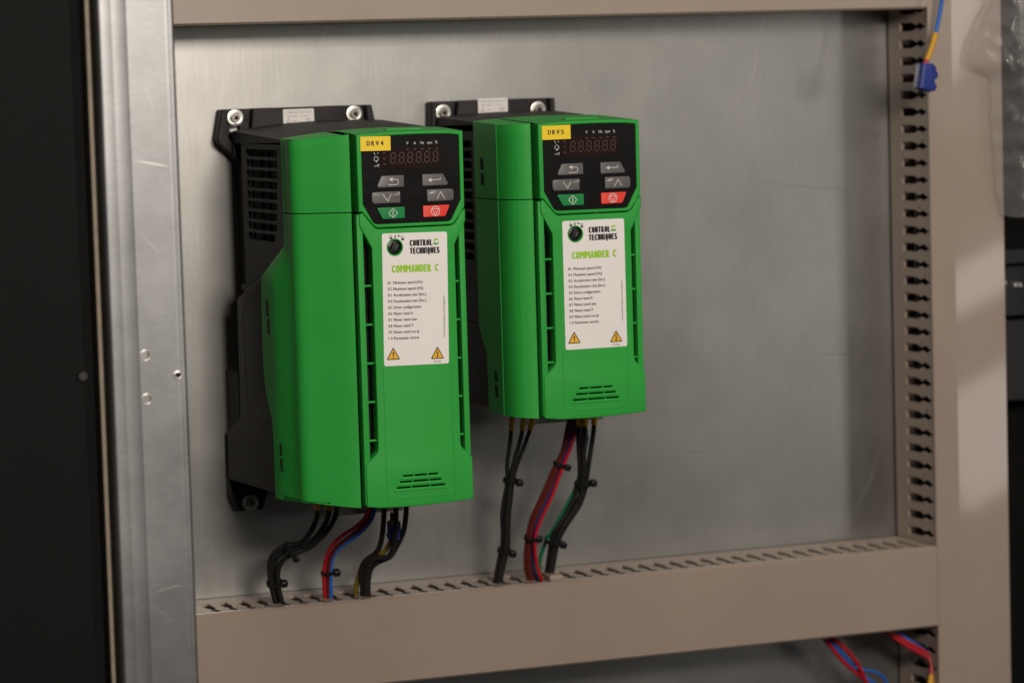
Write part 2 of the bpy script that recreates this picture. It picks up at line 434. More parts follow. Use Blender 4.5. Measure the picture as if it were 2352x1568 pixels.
for pts_, wd_ in (([(-141, -284), (-137, -280.5), (-130, -278.5), (-120, -277.5)], .8), ([(-140, -290), (-133, -294), (-127, -300)], .5), ([(-132, 18), (-129, 8), (-127, -2)], .5), ([(-140, -25), (-120, -29)], .7), ([(-138, -68), (-128, -80)], .4)):
    MB().add(wear(pts_, wd_)).build('scratch', 'zinc', t, merge=False)
o = MB().add(extr([(-166.4, YR+1), (-163.9, YR+1), (-163.9, YR+40), (-166.4, YR+40)], closed=True)).build('panel_edge', 'gasket', bevel=0.4)
tag(o, 'thin rough beige edge strip between dark door and steel upright', 'edge strip')
t = thing('control_cabinet', (-300, YR, -640), 'dark grey painted steel cabinet front at the far left', 'cabinet')
MB().add(extr([(-520, YR-4), (-177, YR-4), (-175.2, YR-3.2), (-170.6, YR-1.2), (-169.6, YR+3), (-169.6, YR+20), (-520, YR+20)], closed=True)).build('door', 'door', t, angle=20)
sb = MB().add(disc(-178.0, -148.8, 3.4, YR-4.05, YR-6.2, 24, .25)).add(disc(-178.0, -148.8, 1.4, YR-6.2, YR-6.6, 6))
sb.build('rivet', 'dark', t)

# ---- dark right-hand side beyond the duct
t = thing('cabinet_side_wall', (640, 20, -640), 'dark cabinet side wall beyond the right vertical duct', 'cabinet wall')
MB().box(593, 760, 5, 12, -640, 330).box(700, 720, -160, 5, -640, 330).build('wall_skin', 'door', t)
t = thing('dark_housing', (640, -30, -150), 'dark equipment housing with ledges and small screws, right edge', 'equipment housing')
MB().box(590, 690, -22, 4.5, -176, -137).build('case', 'dark', t, bevel=1.5)
MB().box(588, 690, -30, 4.5, -136, -124).build('ledge', 'dark', t, bevel=1.5)
MB().box(588, 690, -26, 4.5, -240, -178).build('ledge', 'dark', t, bevel=1.5)
for x, z in ((604.2, -149.5), (613.6, -151.6), (617.8, -151.8)):
    MB().add(disc(x, z, 2.1, -22.2, -25.5, 16, .3)).build('screw_head', 'zinc', t)
t = MB().add(tube([Vector((616, -30, 72)), Vector((616, -34, 50)), Vector((615, -36, 30)), Vector((619, -34, 5))], lambda q: 13-2*q, 20)).build('cable_gland', 'dark')
tag(t, 'black round cable gland inside the crumpled plastic bag', 'cable gland')

# clear bag: crumpled film hanging over the duct edge
def bag():
    outl = [(571, 64), (564, 50), (556.2, 37), (552, 26), (549.7, 17.7), (554, 12), (563.3, 8), (566.3, 4.4), (566.3, -7.6), (567.6, -21.9), (568.3, -40.6), (569.5, -69.7), (575, -92)]
    rows = []; nr = 90
    zs = [64-(64+92)*i/(nr-1) for i in range(nr)]
    random.seed(21)
    ph = [(random.uniform(0, 6.28), random.uniform(.05, .32), random.uniform(-.25, .25), random.uniform(.5, 2.6)) for _ in range(16)]
    for z in zs:
        for (xa, za), (xb, zb) in zip(outl, outl[1:]):
            if zb <= z <= za+1e-6:
                xl = xa+(xb-xa)*(za-z)/max(za-zb, 1e-6); break
        r = []
        for j in range(44):
            q = j/43; x = xl+(626-xl)*q
            y = -72-16*math.sin(math.pi*min(q*1.3, 1))
            y += sum(a*(1-abs(math.sin(p+kx*x+kz*z+.8*math.sin(kz*x*1.7+p)))) for p, kx, kz, a in ph)*-0.9*min(1, q*4+.15)
            r.append((x+0.6*math.sin(z*.35)+.5*math.sin(z*.11+2), y, z-(5*math.sin(q*5.1)+3*math.sin(q*11+1))*max(0, (40-z)/130)**2))
        rows.append(r)
    return grid(rows)
o = MB().add(bag()).build('plastic_bag', 'bag', angle=180, merge=False)
tag(o, 'crumpled clear plastic bag hanging at the upper right corner', 'plastic bag')

# ------------------------------------------------------------------ the two drives
def crown_fn(px0, ztop, left_drop, xl):
    def f(x, y, yf):
        xm = px0+33
        c = ztop+0.9
        if x < xm: c -= (left_drop+0.9)*((xm-x)/(xm-xl))**2
        else: c -= 0.9*((x-xm)/40.0)**2
        return c+0.045*(y-yf)
    return f

def star(cx, cz, r, y):
    pts = []
    for i in range(12):
        a = math.radians(90+30*i); q = r if i % 2 == 0 else r*.62
        pts.append((cx+q*math.cos(a), cz+q*math.sin(a)))
    return sheet([pts], y)
def mounting_screw(parent, x, z, y0, spring=False):
    s = MB().add(disc(x, z, 3.5, y0-1.2, y0-3.6, 24, .12)).build('mounting_screw', 'screw', parent)
    MB().add(plate([circ(x, z, 5.9, 32), circ(x, z, 3.3, 32)], y0, y0-1.4, bevel=.3)).build('washer', 'zinc', s)
    MB().add(star(x, z, 1.9, y0-3.68)).build('socket_shade', 'pit_shade', s)  # flat near-black star, the socket's shade as colour

def drive(name, P):
    px, pz, yf, zb = P['px'], P['top'], P['yf'], P['bot']
    xl, xr = P['xl'], P['xr']
    root = thing('motor_drive', ((xl+xr)/2, 0, zb), P['label'], 'motor drive', 'green motor drives on the mounting plate')
    X = lambda a: px+a
    Z = lambda b: pz+b
    crown = crown_fn(px, pz, P['ldrop'], xl+8)
    zseam = pz-50.4
    # --- black chassis: heatsink, ventilated block, lower body
    ch = MB()
    for k in range(15):                                     # heatsink fins close to the plate
        x = xl+P['inset']+9+k*(xr-xl-P['inset']-18)/14
        ch.box(x-1, x+1, -40, -0.4, P['blk_top']-6, P['blk_bot']+4)
    gx = xl+P['inset']
    ch.box(gx+9, xr-6, -P['cy'], -40, P['blk_bot']+6, P['blk_top']-9)
    # ventilated left wall and its top/bottom/back
    wall = rpoly(P['wall'], 1.0, 2)
    gh = MB().add(plate([wall]+[rpoly(h, .8, 2) for h in P['grille']], gx, gx+2.4, 'x'))
    grl = gh
    # crowned black top
    rows = []
    for i in range(13):
        y = -20-(P['cy']-20)*i/12
        rows.append([(x, y, crown(x, y, yf)-0.6) for x in [gx+(xr-gx)*j/24 for j in range(25)]])
    ch.add(grid(rows))
    n = 25
    fr = rows[0]; ch.add((fr+[(p[0], p[1], P['blk_top']-14) for p in fr], [(i, i+1, n+i+1, n+i) for i in range(n-1)]))
    sd = [r[0] for r in rows]
    ch.add((sd+[(p[0], p[1], P['blk_top']-5) for p in sd], [(i, i+1, 13+i+1, 13+i) for i in range(12)]))
    ch.box(xr-3, xr-1, -P['cy'], -8, zb+6, P['blk_top'])
    chs = ch.build('chassis', 'black', root)
    grl.build('vent_grille', 'black', chs, bevel=0.35)
    bars = MB()
    for y in P['bars']: bars.box(gx+4, gx+6, y-.8, y+.8, P['grille_z'][0], P['grille_z'][1])
    bars.build('grille_bar', 'black', chs)
    MB().box(gx+8.0, gx+8.9, -P['cy'], -34, P['blk_bot'], P['blk_top']-10).build('interior_shade', 'pit_shade', chs)  # near-black sheet behind the grille, inner shade put into its colour
    # lower side body
    lb = MB()
    lo = P['lower_side']
    lb.add(plate([rpoly(lo, P.get('lower_r', 2.0), 3)], xl, xl+3, 'x', bevel=.5))
    if P['inset'] > 1:
        lb.box(xl+3, gx+9, -112, -46, -122, -118)
        lb.box(xl+3, xr-4, -30, -0.4, P['blk_bot']-60 if False else zb+8, -180)
    lb.build('side_panel', 'black', chs)
    if P['inset'] > 1:
        g = [(-100.5, -118), (-62, -131.5), (-57.5, -137), (-57, -150), (-60, -196), (-66, -214)]
        v, f = stroke([tuple(p[:2]) for p in spline([(a, b, 0) for a, b in g], 3)], .7, 0)
        MB().add(([(xl-.12, a, b) for a, _, b in v], f)).build('groove_shade', 'pit_shade', chs)  # flat near-black line, groove shade painted on the panel
    # --- mounting bracket
    b0, bz, hw = P['bx'], P['bz'], P['bhw']
    def mir(pts): return pts+[(2*b0-x, z) for x, z in reversed(pts)]
    outl = rpoly(mir(P['brk']), 2.0, 3)
    sx = b0-P['sdx']
    holes = [rect(c-3.6, c+3.6, bz-15.5, bz-9, 1) for c in (sx, 2*b0-sx)]
    br = MB().add(plate([outl]+holes, -0.4, -7.0, bevel=.4))
    mid = rpoly(P['mid'], 1.0, 2)
    br.add(plate([mid], -6.5, -15.0, bevel=.5))
    for sgn in (-1, 1):
        wl = [(b0+sgn*abs(b0-x), z) for x, z in P['wing']]
        br.add(plate([rpoly(wl, .6, 2)], -6.5, -15.5, bevel=.4))
        br.box(b0+sgn*(P['sdx']+4.5), b0+sgn*(P['sdx']-9.5), -13.0, -6.9, bz-20.5, bz-16.2)
    brk = br.build('mounting_bracket', 'black', root)
    x0, x1, z1, z0 = P['rl']
    rl = MB().add(plate([rect(x0, x1, z0, z1, 1.0)], -15.0, -15.25)).build('rating_label', 'label', root)
    pr = MB()
    yy = -15.31
    pr.add(text(P['rating'][0], (x0+x1)/2, z1-2.9, 1.45, yy, 'CENTER', width=(x1-x0)*.84))
    pr.add(text(P['rating'][1], (x0+x1)/2-.5, z1-5.5, 1.2, yy, 'CENTER', width=(x1-x0)*.70))
    pr.add(text(P['rating'][2], x0+6.4, z1-8.8, 1.2, yy))
    pr.add(stroke([(x0+2.2, z1-9.3), (x0+4.9, z1-9.3), (x0+3.55, z1-6.6)], .35, yy, True))
    pr.add(stroke([(x1-6, z1-9), (x1-3, z1-9), (x1-3, z1-7), (x1-6, z1-7)], .3, yy, True)).add(stroke([(x1-4.5, z1-9), (x1-4.5, z1-7)], .3, yy))
    pr.build('printing', 'ink_grey', rl, merge=False)
    for c in (sx, 2*b0-sx): mounting_screw(root, c, bz-P['sdz'], -8.2)
    if P.get('foot'):
        ft = MB().add(plate([rpoly(P['foot'], 1.5, 2)], -0.4, -8, bevel=.4)).build('mounting_foot', 'black', root)
        mounting_screw(root, 10.5, -272.6, -8.0)

    # --- green upper cover: column, top skin
    uc = MB()
    path = P['path_up']
    npt = len(path)
    def ztop(x, y): return crown(x, y, yf)
    zrows = [None, -.7, -3] + [(-50.4+.35)]
    rows = []
    ztoprow = [ztop(x, y) for x, y in path]
    for k in range(9):
        r = []
        for (x, y), zt in zip(path, ztoprow):
            z1_ = zseam+.35
            if k == 0: z = zt; q = 0.35
            elif k == 1: z = zt-.12; q = .1
            elif k == 2: z = zt-.4; q = 0
            else: z = zt-.4+(z1_-zt+.4)*(k-2)/6; q = 0
            r.append((x+q*.6, y+q, z))
        rows.append(r)
    uc.add(grid(rows))
    # top skin
    def yfront(x):
        for (xa, ya), (xb, yb) in zip(path, path[1:]):
            if xa <= x <= xb and xb > xa: return ya+(yb-ya)*(x-xa)/(xb-xa)
        return yf
    gx0 = path[P['icol']][0]
    xs = [path[0][0]+.5+(gx0-path[0][0]-.5)*j/12 for j in range(13)]
    tr = []
    for i in range(6):
        r = []
        for x in xs:
            y1_ = yfront(x)+.35; y0_ = -P['cy']; y = y0_+(y1_-y0_)*i/5
            r.append((x, y, ztop(x, y)-.03))
        tr.append(r)
    uc.add(grid(tr))
    xs = [X(-.2)+(73.4)*j/14 for j in range(15)]
    tr = []
    for i in range(6):
        y = -P['cy']+(yf+1.0+P['cy'])*i/5
        tr.append([(x, y, ztop(x, y)-(.5 if i == 5 else 0.0)) for x in xs])
    uc.add(grid(tr))
    # groove walls between column and keypad, right flank
    gA, gB = path[-1][0], X(0)
    uc.add(grid([[(gA, path[-1][1], z), (gA, yf+28, z), (gB-.1, yf+28, z), (gB-.1, yf+4, z)] for z in (ztop(gA, yf)-3.0, zseam+.35)]))
    uc.add(grid([[(X(73.3), yf+3, z), (xr+.4, yf+20, z), (xr, -P['cy'], z)] for z in (ztop(xr, yf)-.8, zseam+.35)]))
    # small raised tab on the roof
    tabx = [X(26)+(24)*j/6 for j in range(7)]
    uc.add(grid([[(x, y, ztop(x, y)+dz) for x in tabx] for y, dz in ((yf+24, .7), (yf+15, .9), (yf+14.9, -.3))]))
    cov = uc.build('upper_cover', 'green', root, angle=28)
    # --- keypad bezel (green) and black film panel
    kb = MB()
    arc = [(73.3*j/12, -.6+1.5*(1-((j-6.6)/6.6)**2)) for j in range(13)]
    bez = [(73.1, -49.6), (66.2, -59.0), (64.6, -60.4), (62.5, -60.9), (13.2, -60.9), (10.9, -60.2), (9.3, -58.6), (2.2, -50.05), (0, -50.05)]
    bezo = [(X(a), Z(b)) for a, b in arc+bez]
    pan = [(3.1, -2.4)]+[(3.1+67.5*j/10, -2.4+1.0*(1-((j-5.3)/5.3)**2)) for j in range(1, 10)]+[(70.4, -2.7), (70.6, -3.2), (70.6, -44.9), (63.9, -57.4), (62.6, -58.5), (60.8, -58.8), (12.6, -58.6), (10.7, -58.0), (9.3, -56.5), (3.1, -45.3), (3.1, -3)]
    pano = [(X(a), Z(b)) for a, b in pan]
    kb.add(plate([bezo, pano], yf+14, yf, bevel=.7, bres=2))
    kb.box(X(1), X(72.3), yf+1.2, yf+14, Z(-49), Z(-2.5)).box(X(12), X(62), yf+1.2, yf+14, Z(-60), Z(-48.9))
    bz_ = kb.build('keypad_bezel', 'green', root, angle=40)
    yp = yf+.75
    pano2 = [(X(36.8+(a-36.8)*.996), Z(-30+(b+30)*.996)) for a, b in pan]
    kp = MB().add(plate([pano2], yf+1.3, yp)).build('keypad', 'panel', root)
    y1 = yp-.08
    dw = MB().add(sheet([rect(X(16.6), X(57.8), Z(-23.2), Z(-9.0))], y1)).build('display', 'window', root)
    sg = MB(); y2 = y1-.06
    def seg(cx, cz, w_, h_, s_):
        t_ = .62
        sk = lambda x, z: (x+.07*(z-cz), z)
        H = lambda z: [sk(cx-w_/2+.25, z), sk(cx-w_/2+.25+t_*.5, z+t_*.5), sk(cx+w_/2-.25-t_*.5, z+t_*.5), sk(cx+w_/2-.25, z), sk(cx+w_/2-.25-t_*.5, z-t_*.5), sk(cx-w_/2+.25+t_*.5, z-t_*.5)]
        for z in (cz+h_/2, cz, cz-h_/2): sg.add(sheet([H(z)], y2))
        for sx_ in (-1, 1):
            for lo_, hi_ in ((cz+.25, cz+h_/2-.25), (cz-h_/2+.25, cz-.25)):
                x = cx+sx_*w_/2
                q = [(x, lo_), (x+t_*.5, lo_+t_*.5), (x+t_*.5, hi_-t_*.5), (x, hi_), (x-t_*.5, hi_-t_*.5), (x-t_*.5, lo_+t_*.5)]
                sg.add(sheet([[sk(*p) for p in q]], y2))
    for k in range(6):
        seg(X(24.85+5.85*k), Z(-16.2), 3.1, 6.6, 0)
        if k < 5: sg.add(sheet([circ(X(27.55+5.85*k), Z(-20.0), .38, 8)], y2))
    for z in (-12.6, -16.3, -20.0): sg.add(sheet([rect(X(18.0), X(19.6), Z(z-.4), Z(z+.4))], y2))
    for k in range(5): sg.add(sheet([rect(X(34.1+5.05*k), X(35.9+5.05*k), Z(-11.4), Z(-10.6))], y2))
    sg.build('digits', 'segment', dw, merge=False)
    wt = MB()
    for s_, a in (('V', 35.0), ('A', 40.1), ('Hz', 45.2), ('rpm', 50.3), ('%', 55.0)):
        wt.add(text(s_, X(a), Z(-7.9), 2.0, y1, 'CENTER', xs=.85))
    def ring(cx, cz, r, w_, a0, a1, y, arrow=None):
        pts = [(cx+r*math.cos(math.radians(a0+(a1-a0)*i/16)), cz+r*math.sin(math.radians(a0+(a1-a0)*i/16))) for i in range(17)]
        wt.add(stroke(pts, w_, y))
        e = Vector(pts[-1]); d = (Vector(pts[-1])-Vector(pts[-2])).normalized(); nn = Vector((-d.y, d.x))
        wt.add(([(p.x, y, p.y) for p in (e+d*1.0, e+nn*.75, e-nn*.75)], [(0, 1, 2)]))
    ring(X(13.3), Z(-16.4), 1.45, .32, 240, -80, y1)
    ring(X(13.3), Z(-12.6), 1.45, .32, 300, 600, y1) if False else wt.add(stroke([(X(12.0), Z(-12.0)), (X(12.1), Z(-13.0)), (X(12.7), Z(-13.7))], .32, y1)).add(stroke([(X(14.3), Z(-13.2)), (X(14.7), Z(-12.2))], .32, y1))
    def wedge(cx, cz, w_, h_, fill):
        q = [(cx-w_/2, cz-h_/2), (cx+w_/2, cz-h_/2), (cx+w_/2, cz+h_/2)]
        wt.add(stroke(q, .26, yq, True))
        if fill: wt.add(sheet([[q[0], (cx+w_*.18, cz-h_/2), (cx+w_*.18, cz+h_*.2)]], yq-.004))
    yq = y1; wedge(X(13.3), Z(-20.5), 3.2, 1.3, False)
    wt.build('panel_symbols', 'ink_white', kp, merge=False)
    # sticker with the drive's tag
    ss = rot2(rect(X(2.55), X(23.15), Z(-11.1), Z(-1.8)), X(12.8), Z(-6.4), P['stick_rot'])
    st = MB().add(plate([ss], yp-.05, yf-.12)).build('name_sticker', 'sticker', root)
    tm = MB()
    for q_, dx_ in enumerate((-.2, 0, .2)):
        for kk, ch_ in enumerate(P['tag']):
            bx, bz = rot2([(X(7.9+3.1*kk+dx_), Z(-7.7))], X(12.8), Z(-6.4), P['stick_rot'])[0]
            tm.add(text(ch_, bx, bz, 3.2, yf-.19-.01*q_, 'CENTER', width=1.9, rot=P['stick_rot']))
    tm.build('sticker_text', 'ink_black', st, merge=False)
    # buttons
    yb = yf-.55
    B = [('grey', [(12.2, -35.2), (31.5, -35.0), (31.5, -27.4), (16.2, -27.4)], 'back'),
         ('grey', [(44, -35.2), (62.6, -35.1), (58.6, -27.5), (44, -27.5)], 'enter'),
         ('grey', [(9.0, -45.3), (28.6, -45.3), (28.6, -37.7), (9.0, -37.7)], 'down'),
         ('grey', [(47, -45.3), (65.6, -45.3), (65.6, -37.5), (47, -37.5)], 'up'),
         ('green', [(16.1, -55.5), (31.4, -55.4), (31.4, -47.9), (12.0, -47.9)], 'start'),
         ('red', [(44, -55.4), (59.4, -55.3), (62.8, -47.9), (44, -47.9)], 'stop')]
    for col, q, kind in B:
        big = {'down': [2.2, .8, .8, 2.2], 'up': [.8, 2.2, 2.2, .8], 'back': [1.6, .8, .8, 1.6], 'enter': [.8, 1.4, 1.6, .8], 'start': [1.8, .8, .8, .8], 'stop': [.8, 1.6, .9, .8]}[kind]
        pts = rpoly([(X(a), Z(b)) for a, b in q], big, 4)
        bt = MB().add(plate([pts], yp, yb, bevel=.45, bres=2)).build(kind+'_button', 'btn_'+col, root, angle=60)
        cx = sum(a for a, _ in q)/4; cz = sum(b for _, b in q)/4
        wt = MB(); yq = yb-.07; cxx, czz = X(cx), Z(cz)
        if kind == 'back':
            cxx += .8
            pts = [(cxx-3.0, czz-2.2), (cxx+2.2, czz-2.2)]+[(cxx+2.2+1.7*math.sin(math.radians(a)), czz-.45-1.75*math.cos(math.radians(a))) for a in range(20, 181, 20)]+[(cxx-.4, czz+1.3)]
            wt.add(stroke(pts, .42, yq)).add(sheet([[(cxx-2.6, czz+1.3), (cxx+.1, czz+2.7), (cxx+.1, czz-.1)]], yq))
        elif kind == 'enter':
            wt.add(stroke([(cxx-1.8, czz+.0), (cxx+4.2, czz+.1), (cxx+4.2, czz+1.8)], .42, yq)).add(sheet([[(cxx-4.4, czz), (cxx-1.9, czz+1.35), (cxx-1.9, czz-1.35)]], yq))
        elif kind == 'down':
            wt.add(stroke([(cxx-2.1, czz+2.2), (cxx+1.0, czz-2.3), (cxx+3.6, czz+2.3)], .42, yq)); wedge(cxx+7.0, czz+2.2, 4.4, 1.5, False)
        elif kind == 'up':
            wt.add(stroke([(cxx-2.5, czz-2.5), (cxx+.2, czz+2.1), (cxx+2.9, czz-2.3)], .42, yq)); wedge(cxx-6.0, czz+2.2, 4.4, 1.5, True)
        elif kind == 'start':
            wt.add(stroke(rpoly([(cxx+.5, czz+3.0), (cxx+3.6, czz), (cxx+.5, czz-3.0), (cxx-2.6, czz)], .5, 2), .42, yq, True)).add(stroke([(cxx+.5, czz+1.6), (cxx+.5, czz-1.6)], .5, yq))
        else:
            wt.add(stroke(circ(cxx-.1, czz, 2.95, 28), .42, yq, True)).add(stroke([(cxx-2.3, czz+1.4), (cxx+2.1, czz+1.4), (cxx-.1, czz-2.4)], .40, yq, True))
        wt.build('symbol', 'ink_white', bt, merge=False)

    # --- green lower cover: left column shell
    lc = MB(); rows = []
    zr = P['zrows']
    for z in zr:
        r = []
        pth = P['path_low'](z)
        for x, y in pth:
            if z == zr[-1]: zz = P['zbot'](x, y)
            elif z == zr[-2]: zz = P['zbot'](x, y)+1.0
            elif z == zr[0]: zz = zseam-.35
            else: zz = z
            r.append((x, y, zz))
        rows.append(r)
    first = [(x+.3, y+.5, z) for x, y, z in rows[0]]; first = [(x, y+2.0, z) for x, y, z in rows[0]]
    lc.add(grid([first]+rows))
    last = rows[-1]; inn = [(x+ (0 if x > xl+20 else 6), max(y+10, -P['cy']), z+.2) for x, y, z in last]
    lc.add(grid([last, inn]))
    pe = rows[1][-1]
    lc.add(grid([[(pe[0], pe[1], z), (pe[0], yf+28, z), (X(-1.4), yf+28, z), (X(-1.4), yf+8.5, z)] for z in (zseam-.35, P['zbot'](X(0), yf)+.3)]))
    # right flank
    lc.add(grid([[(X(73.6), yf+4, z), (xr+.6, yf+22, z), (xr, -P['cy'], z)] for z in (zseam-.35, P['zbot'](xr, yf)+.6)]))
    colm = lc.build('terminal_cover', 'green', root, angle=30)
    # front plate with side channels
    H0 = zb-pz                                                # bottom relative to the top of the keypad
    gt, gb = H0+20.2, H0+10.0
    L0 = [(2.4, -50.8), (9.5, -59.5), (11.0, -60.9), (13.2, -61.7), (62.5, -61.7), (64.9, -61.1), (66.6, -59.6), (73.0, -50.8)]
    rs = H0+37.9
    right_ = [(73.4, -52), (73.4, -58.6), (65.4, -73.8), (65.4, H0+39), (66.0, rs-2), (73.2, H0+28.5), (73.3, H0+1.0)]
    bott = [(73.3*j/8, H0+.9-1.7*(1-((j-3.4)/4.6)**2)) for j in range(8, -1, -1)]
    left_ = [(-.6, H0+1.0), (-.6, H0+28.5), (7.6, rs-2), (8.2, H0+39), (8.2, -73.8), (0.2, -58.8), (0.2, -52)]
    outl = [(X(a), Z(b)) for a, b in L0+right_+bott[1:-1]+left_]
    holes = []
    rws = [(-.55, 24.2, (3.7, 13.8)), (-4.3, 28.6, (3.6, 18.1)), (-8.0, 33.6, (5.6, 22.6))]
    gc = 36.8
    hole_rows = []
    for dz, wd, _ in ((-.75, 24.2, 0), (-4.55, 28.8, 0), (-8.3, 33.6, 0)):
        a0, a1 = gc-wd/2, gc+wd/2; w3 = wd/3-0.4
        edges = [(a0, a0+wd*.29), (a0+wd*.315, a0+wd*.685), (a0+wd*.71, a1)]
        for e0, e1 in edges:
            holes.append([(X(e0), Z(gt+dz-.85)), (X(e1), Z(gt+dz-.85)), (X(e1), Z(gt+dz+.55)), (X(e0), Z(gt+dz+.55))])
    kn = (X(P['lab'][0]+9.3), Z(P['lab'][1]-8.9))
    holes.append(circ(*kn, 5.0, 28))
    fp = MB().add(plate([outl]+holes, yf+10.5, yf, bevel=.7, bres=2))
    for dz, wd in ((-2.05, 28.2), (-5.85, 32.8), (-9.6, 37.6)):      # louvre lips
        a0, a1 = X(gc-wd/2), X(gc+wd/2); zz = Z(gt+dz)
        v = [(a0, yf, zz-.6), (a1, yf, zz-.6), (a1-1.6, yf, zz+.75), (a0+1.6, yf, zz+.75), (a0, yf-.9, zz-.55), (a1, yf-.9, zz-.55)]
        fp.add((v, [(0, 1, 5, 4), (4, 5, 2, 3), (0, 4, 3), (1, 2, 5), (0, 3, 2, 1)]))
    # floor of side channels, ribs
    fp.add(plate([rect(X(-1.4), X(2.7), Z(H0+2), Z(-52))], yf+1.0, yf+12, bevel=.5)).add(plate([rect(X(68.9), X(72.8), Z(H0+2), Z(-52))], yf+1.1, yf+12, bevel=.5))
    z = P['rib0']
    for k in range(P['nrib']):
        zz = P['rib0']-P['ribp']*k
        for a, b in ((2.0, 8.6), (65.0, 69.4)):
            fp.add(tube([Vector((X(a), yf+4.2, zz)), Vector((X(b), yf+4.2, zz))], .8, 10))
    front = fp.build('front_cover', 'green', root, angle=40)
    MB().box(X(2), X(71), yf+14, yf+15, Z(H0+8), Z(-66)).build('interior_shade', 'pit_shade', front)  # near-black sheet behind the slots, inner shade put into its colour
    # moulded line framing the lower panel
    gl = [(13.2, P['lab'][1]-86.8), (13.2, H0+6.6), (14.2, H0+4.9), (59.6, H0+4.9), (60.4, H0+6.2), (60.4, P['lab'][1]-86.8)]
    gp = rpoly([(X(a), Z(b)) for a, b in gl], [0, 1, 1.5, 1.5, 1, 0], 3)
    ol = [(x, z) for x, z in gp]
    v, f = stroke(ol, .45, yf-.03); MB().add((v, f)).build('moulded_rib', 'green', front)
    rp = [Vector((x, yf+.05, z)) for x, z in ol]
    MB().add(tube(rp, .30, 8)).build('moulded_rib', 'green', front)
    # --- white label
    lx, lz = P['lab']; lr = P['lab_rot']; yl = yf-.20
    lcx, lcz = X(lx+22.5), Z(lz-43)
    lab_o = rot2(rect(X(lx), X(lx+45), Z(lz-86.2), Z(lz), 1.6), lcx, lcz, lr)
    lab = MB().add(plate([lab_o, circ(*kn, 5.6, 32)], yf+.05, yl)).build('front_label', 'label', root)
    def at(a, b):
        p = rot2([(X(lx+a), Z(lz+b))], lcx, lcz, lr)[0]; return p
    yt = yl-.08
    T = MB()
    def put(mb, s_, a, b, h, **k):
        x, z = at(a, b); y_ = yt+k.pop('dy', 0); mb.add(text(s_, x, z, h, y_, rot=lr+k.pop('r', 0), **k))
    def heavy(mb, s_, a, b, h, width, k):
        wt_ = [{'I': .52, 'M': 1.38, ' ': .8}.get(c, 1.0) for c in s_]; u_ = width/sum(wt_); p = a
        for c, q in zip(s_, wt_):
            if c != ' ':
                w_ = u_*q-.12; e = min(.42, w_*.20)
                if c == 'I':
                    x, z = at(p+u_*q/2-.07, b+h/2); mb.add(sheet([rot2(rect(x-.42, x+.42, z-h/2, z+h/2), x, z, lr)], yt)); p += u_*q; continue
                for n_, (dx_, dz_) in enumerate(((-1, 0), (-.5, .5), (0, -.5), (.5, .5), (1, 0), (0, 1), (0, -1))):
                    put(mb, c, p+e*(1+dx_), b+.10*(1+dz_), h-.20, width=max(.14, w_-2*e), dy=-.012*n_)
            p += u_*q
    heavy(T, 'CONTROL', 18.9, -8.7, 4.3, 16.1, 0); heavy(T, 'TECHNIQUES', 18.9, -13.8, 4.3, 20.9, 0)
    rowsT = ['Minimum speed (Hz)', 'Maximum speed (Hz)', 'Acceleration rate (Sec.)', 'Deceleration rate (Sec.)', 'Drive configuration', 'Motor rated A', 'Motor rated rpm', 'Motor rated V', 'Motor rated cos \u03c6', 'Parameter access']
    wid = [20.2, 20.6, 22.6, 22.6, 18.9, 13.3, 15.8, 13.4, 17.2, 17.2]
    for i, s_ in enumerate(rowsT):
        n_ = '%02d' % (i+1) if i < 9 else '10'
        b = -33.0-4.01*i
        for q_, dx_ in enumerate((-.07, .07)):
            put(T, n_[0], 3.5+dx_, b, 1.95, xs=.85, dy=-.01*q_); put(T, n_[1], 5.0+dx_, b, 1.95, xs=.85, dy=-.01*q_); put(T, s_, 7.2+dx_, b, 1.95, width=wid[i], dy=-.01*q_)
    put(T, 'controltechniques.com/support', 42.6, -68.8, 1.5, width=27.2, r=90)
    put(T, '10 min', 36.9, -85.2, 1.55, align='CENTER', xs=.95)
    # padlocks and arrows over the knob
    def loc(a, b): return at(a, b)
    for a, b, op in ((6.2, -2.6, True), (14.2, -3.6, False)):
        x, z = loc(a, b); T.add(sheet([rect(x-.95, x+.95, z-1.2, z+.1)], yt))
        T.add(stroke([(x-.6, z+.1), (x-.6, z+.9), (x-.3, z+1.3), (x+.3, z+1.3), (x+.6, z+.9)]+([] if op else [(x+.6, z+.1)]), .3, yt))
    x, z = loc(9.1, -2.0); T.add(stroke([(x, z+1.1), (x, z-.2)], .5, yt)).add(sheet([[(x-.75, z-.1), (x+.75, z-.1), (x, z-1.4)]], yt))
    x, z = loc(11.9, -1.9); T.add(stroke([(x+1.2, z-.6), (x-.2, z+.0)], .5, yt)).add(sheet([[(x+.1, z+.75), (x-.4, z-.65), (x-1.4, z+.45)]], yt))
    # warning triangles
    Y_ = []
    for a, zb_ in ((6.4, -82.2), (37.0, -82.9)):
        q = [at(a-4.8, zb_), at(a+4.8, zb_), at(a, zb_+8.3)]
        T.add(sheet([rpoly(q, .7, 3)], yt))
        q2 = [at(a-3.75, zb_+.62), at(a+3.75, zb_+.62), at(a, zb_+7.05)]
        Y_.append(MB().add(sheet([rpoly(q2, .3, 2)], yt-.05)))
    T2 = MB(); T3 = MB(); ye = yt-.10
    x, z = at(6.4, -78.7); T2.add(sheet([[(x-.55, z+1.6), (x+.55, z+1.6), (x+.25, z-1.4), (x-.25, z-1.4)]], ye)).add(sheet([circ(x, z-2.1, .42, 12)], ye))
    x, z = at(37.0, -79.6); T3.add(stroke([(x+.5, z+2.4), (x-.7, z+.5), (x+.6, z+.3), (x-.1, z-1.4)], .5, ye)).add(sheet([[(x-.9, z-1.0), (x+.7, z-1.2), (x-.2, z-2.6)]], ye))
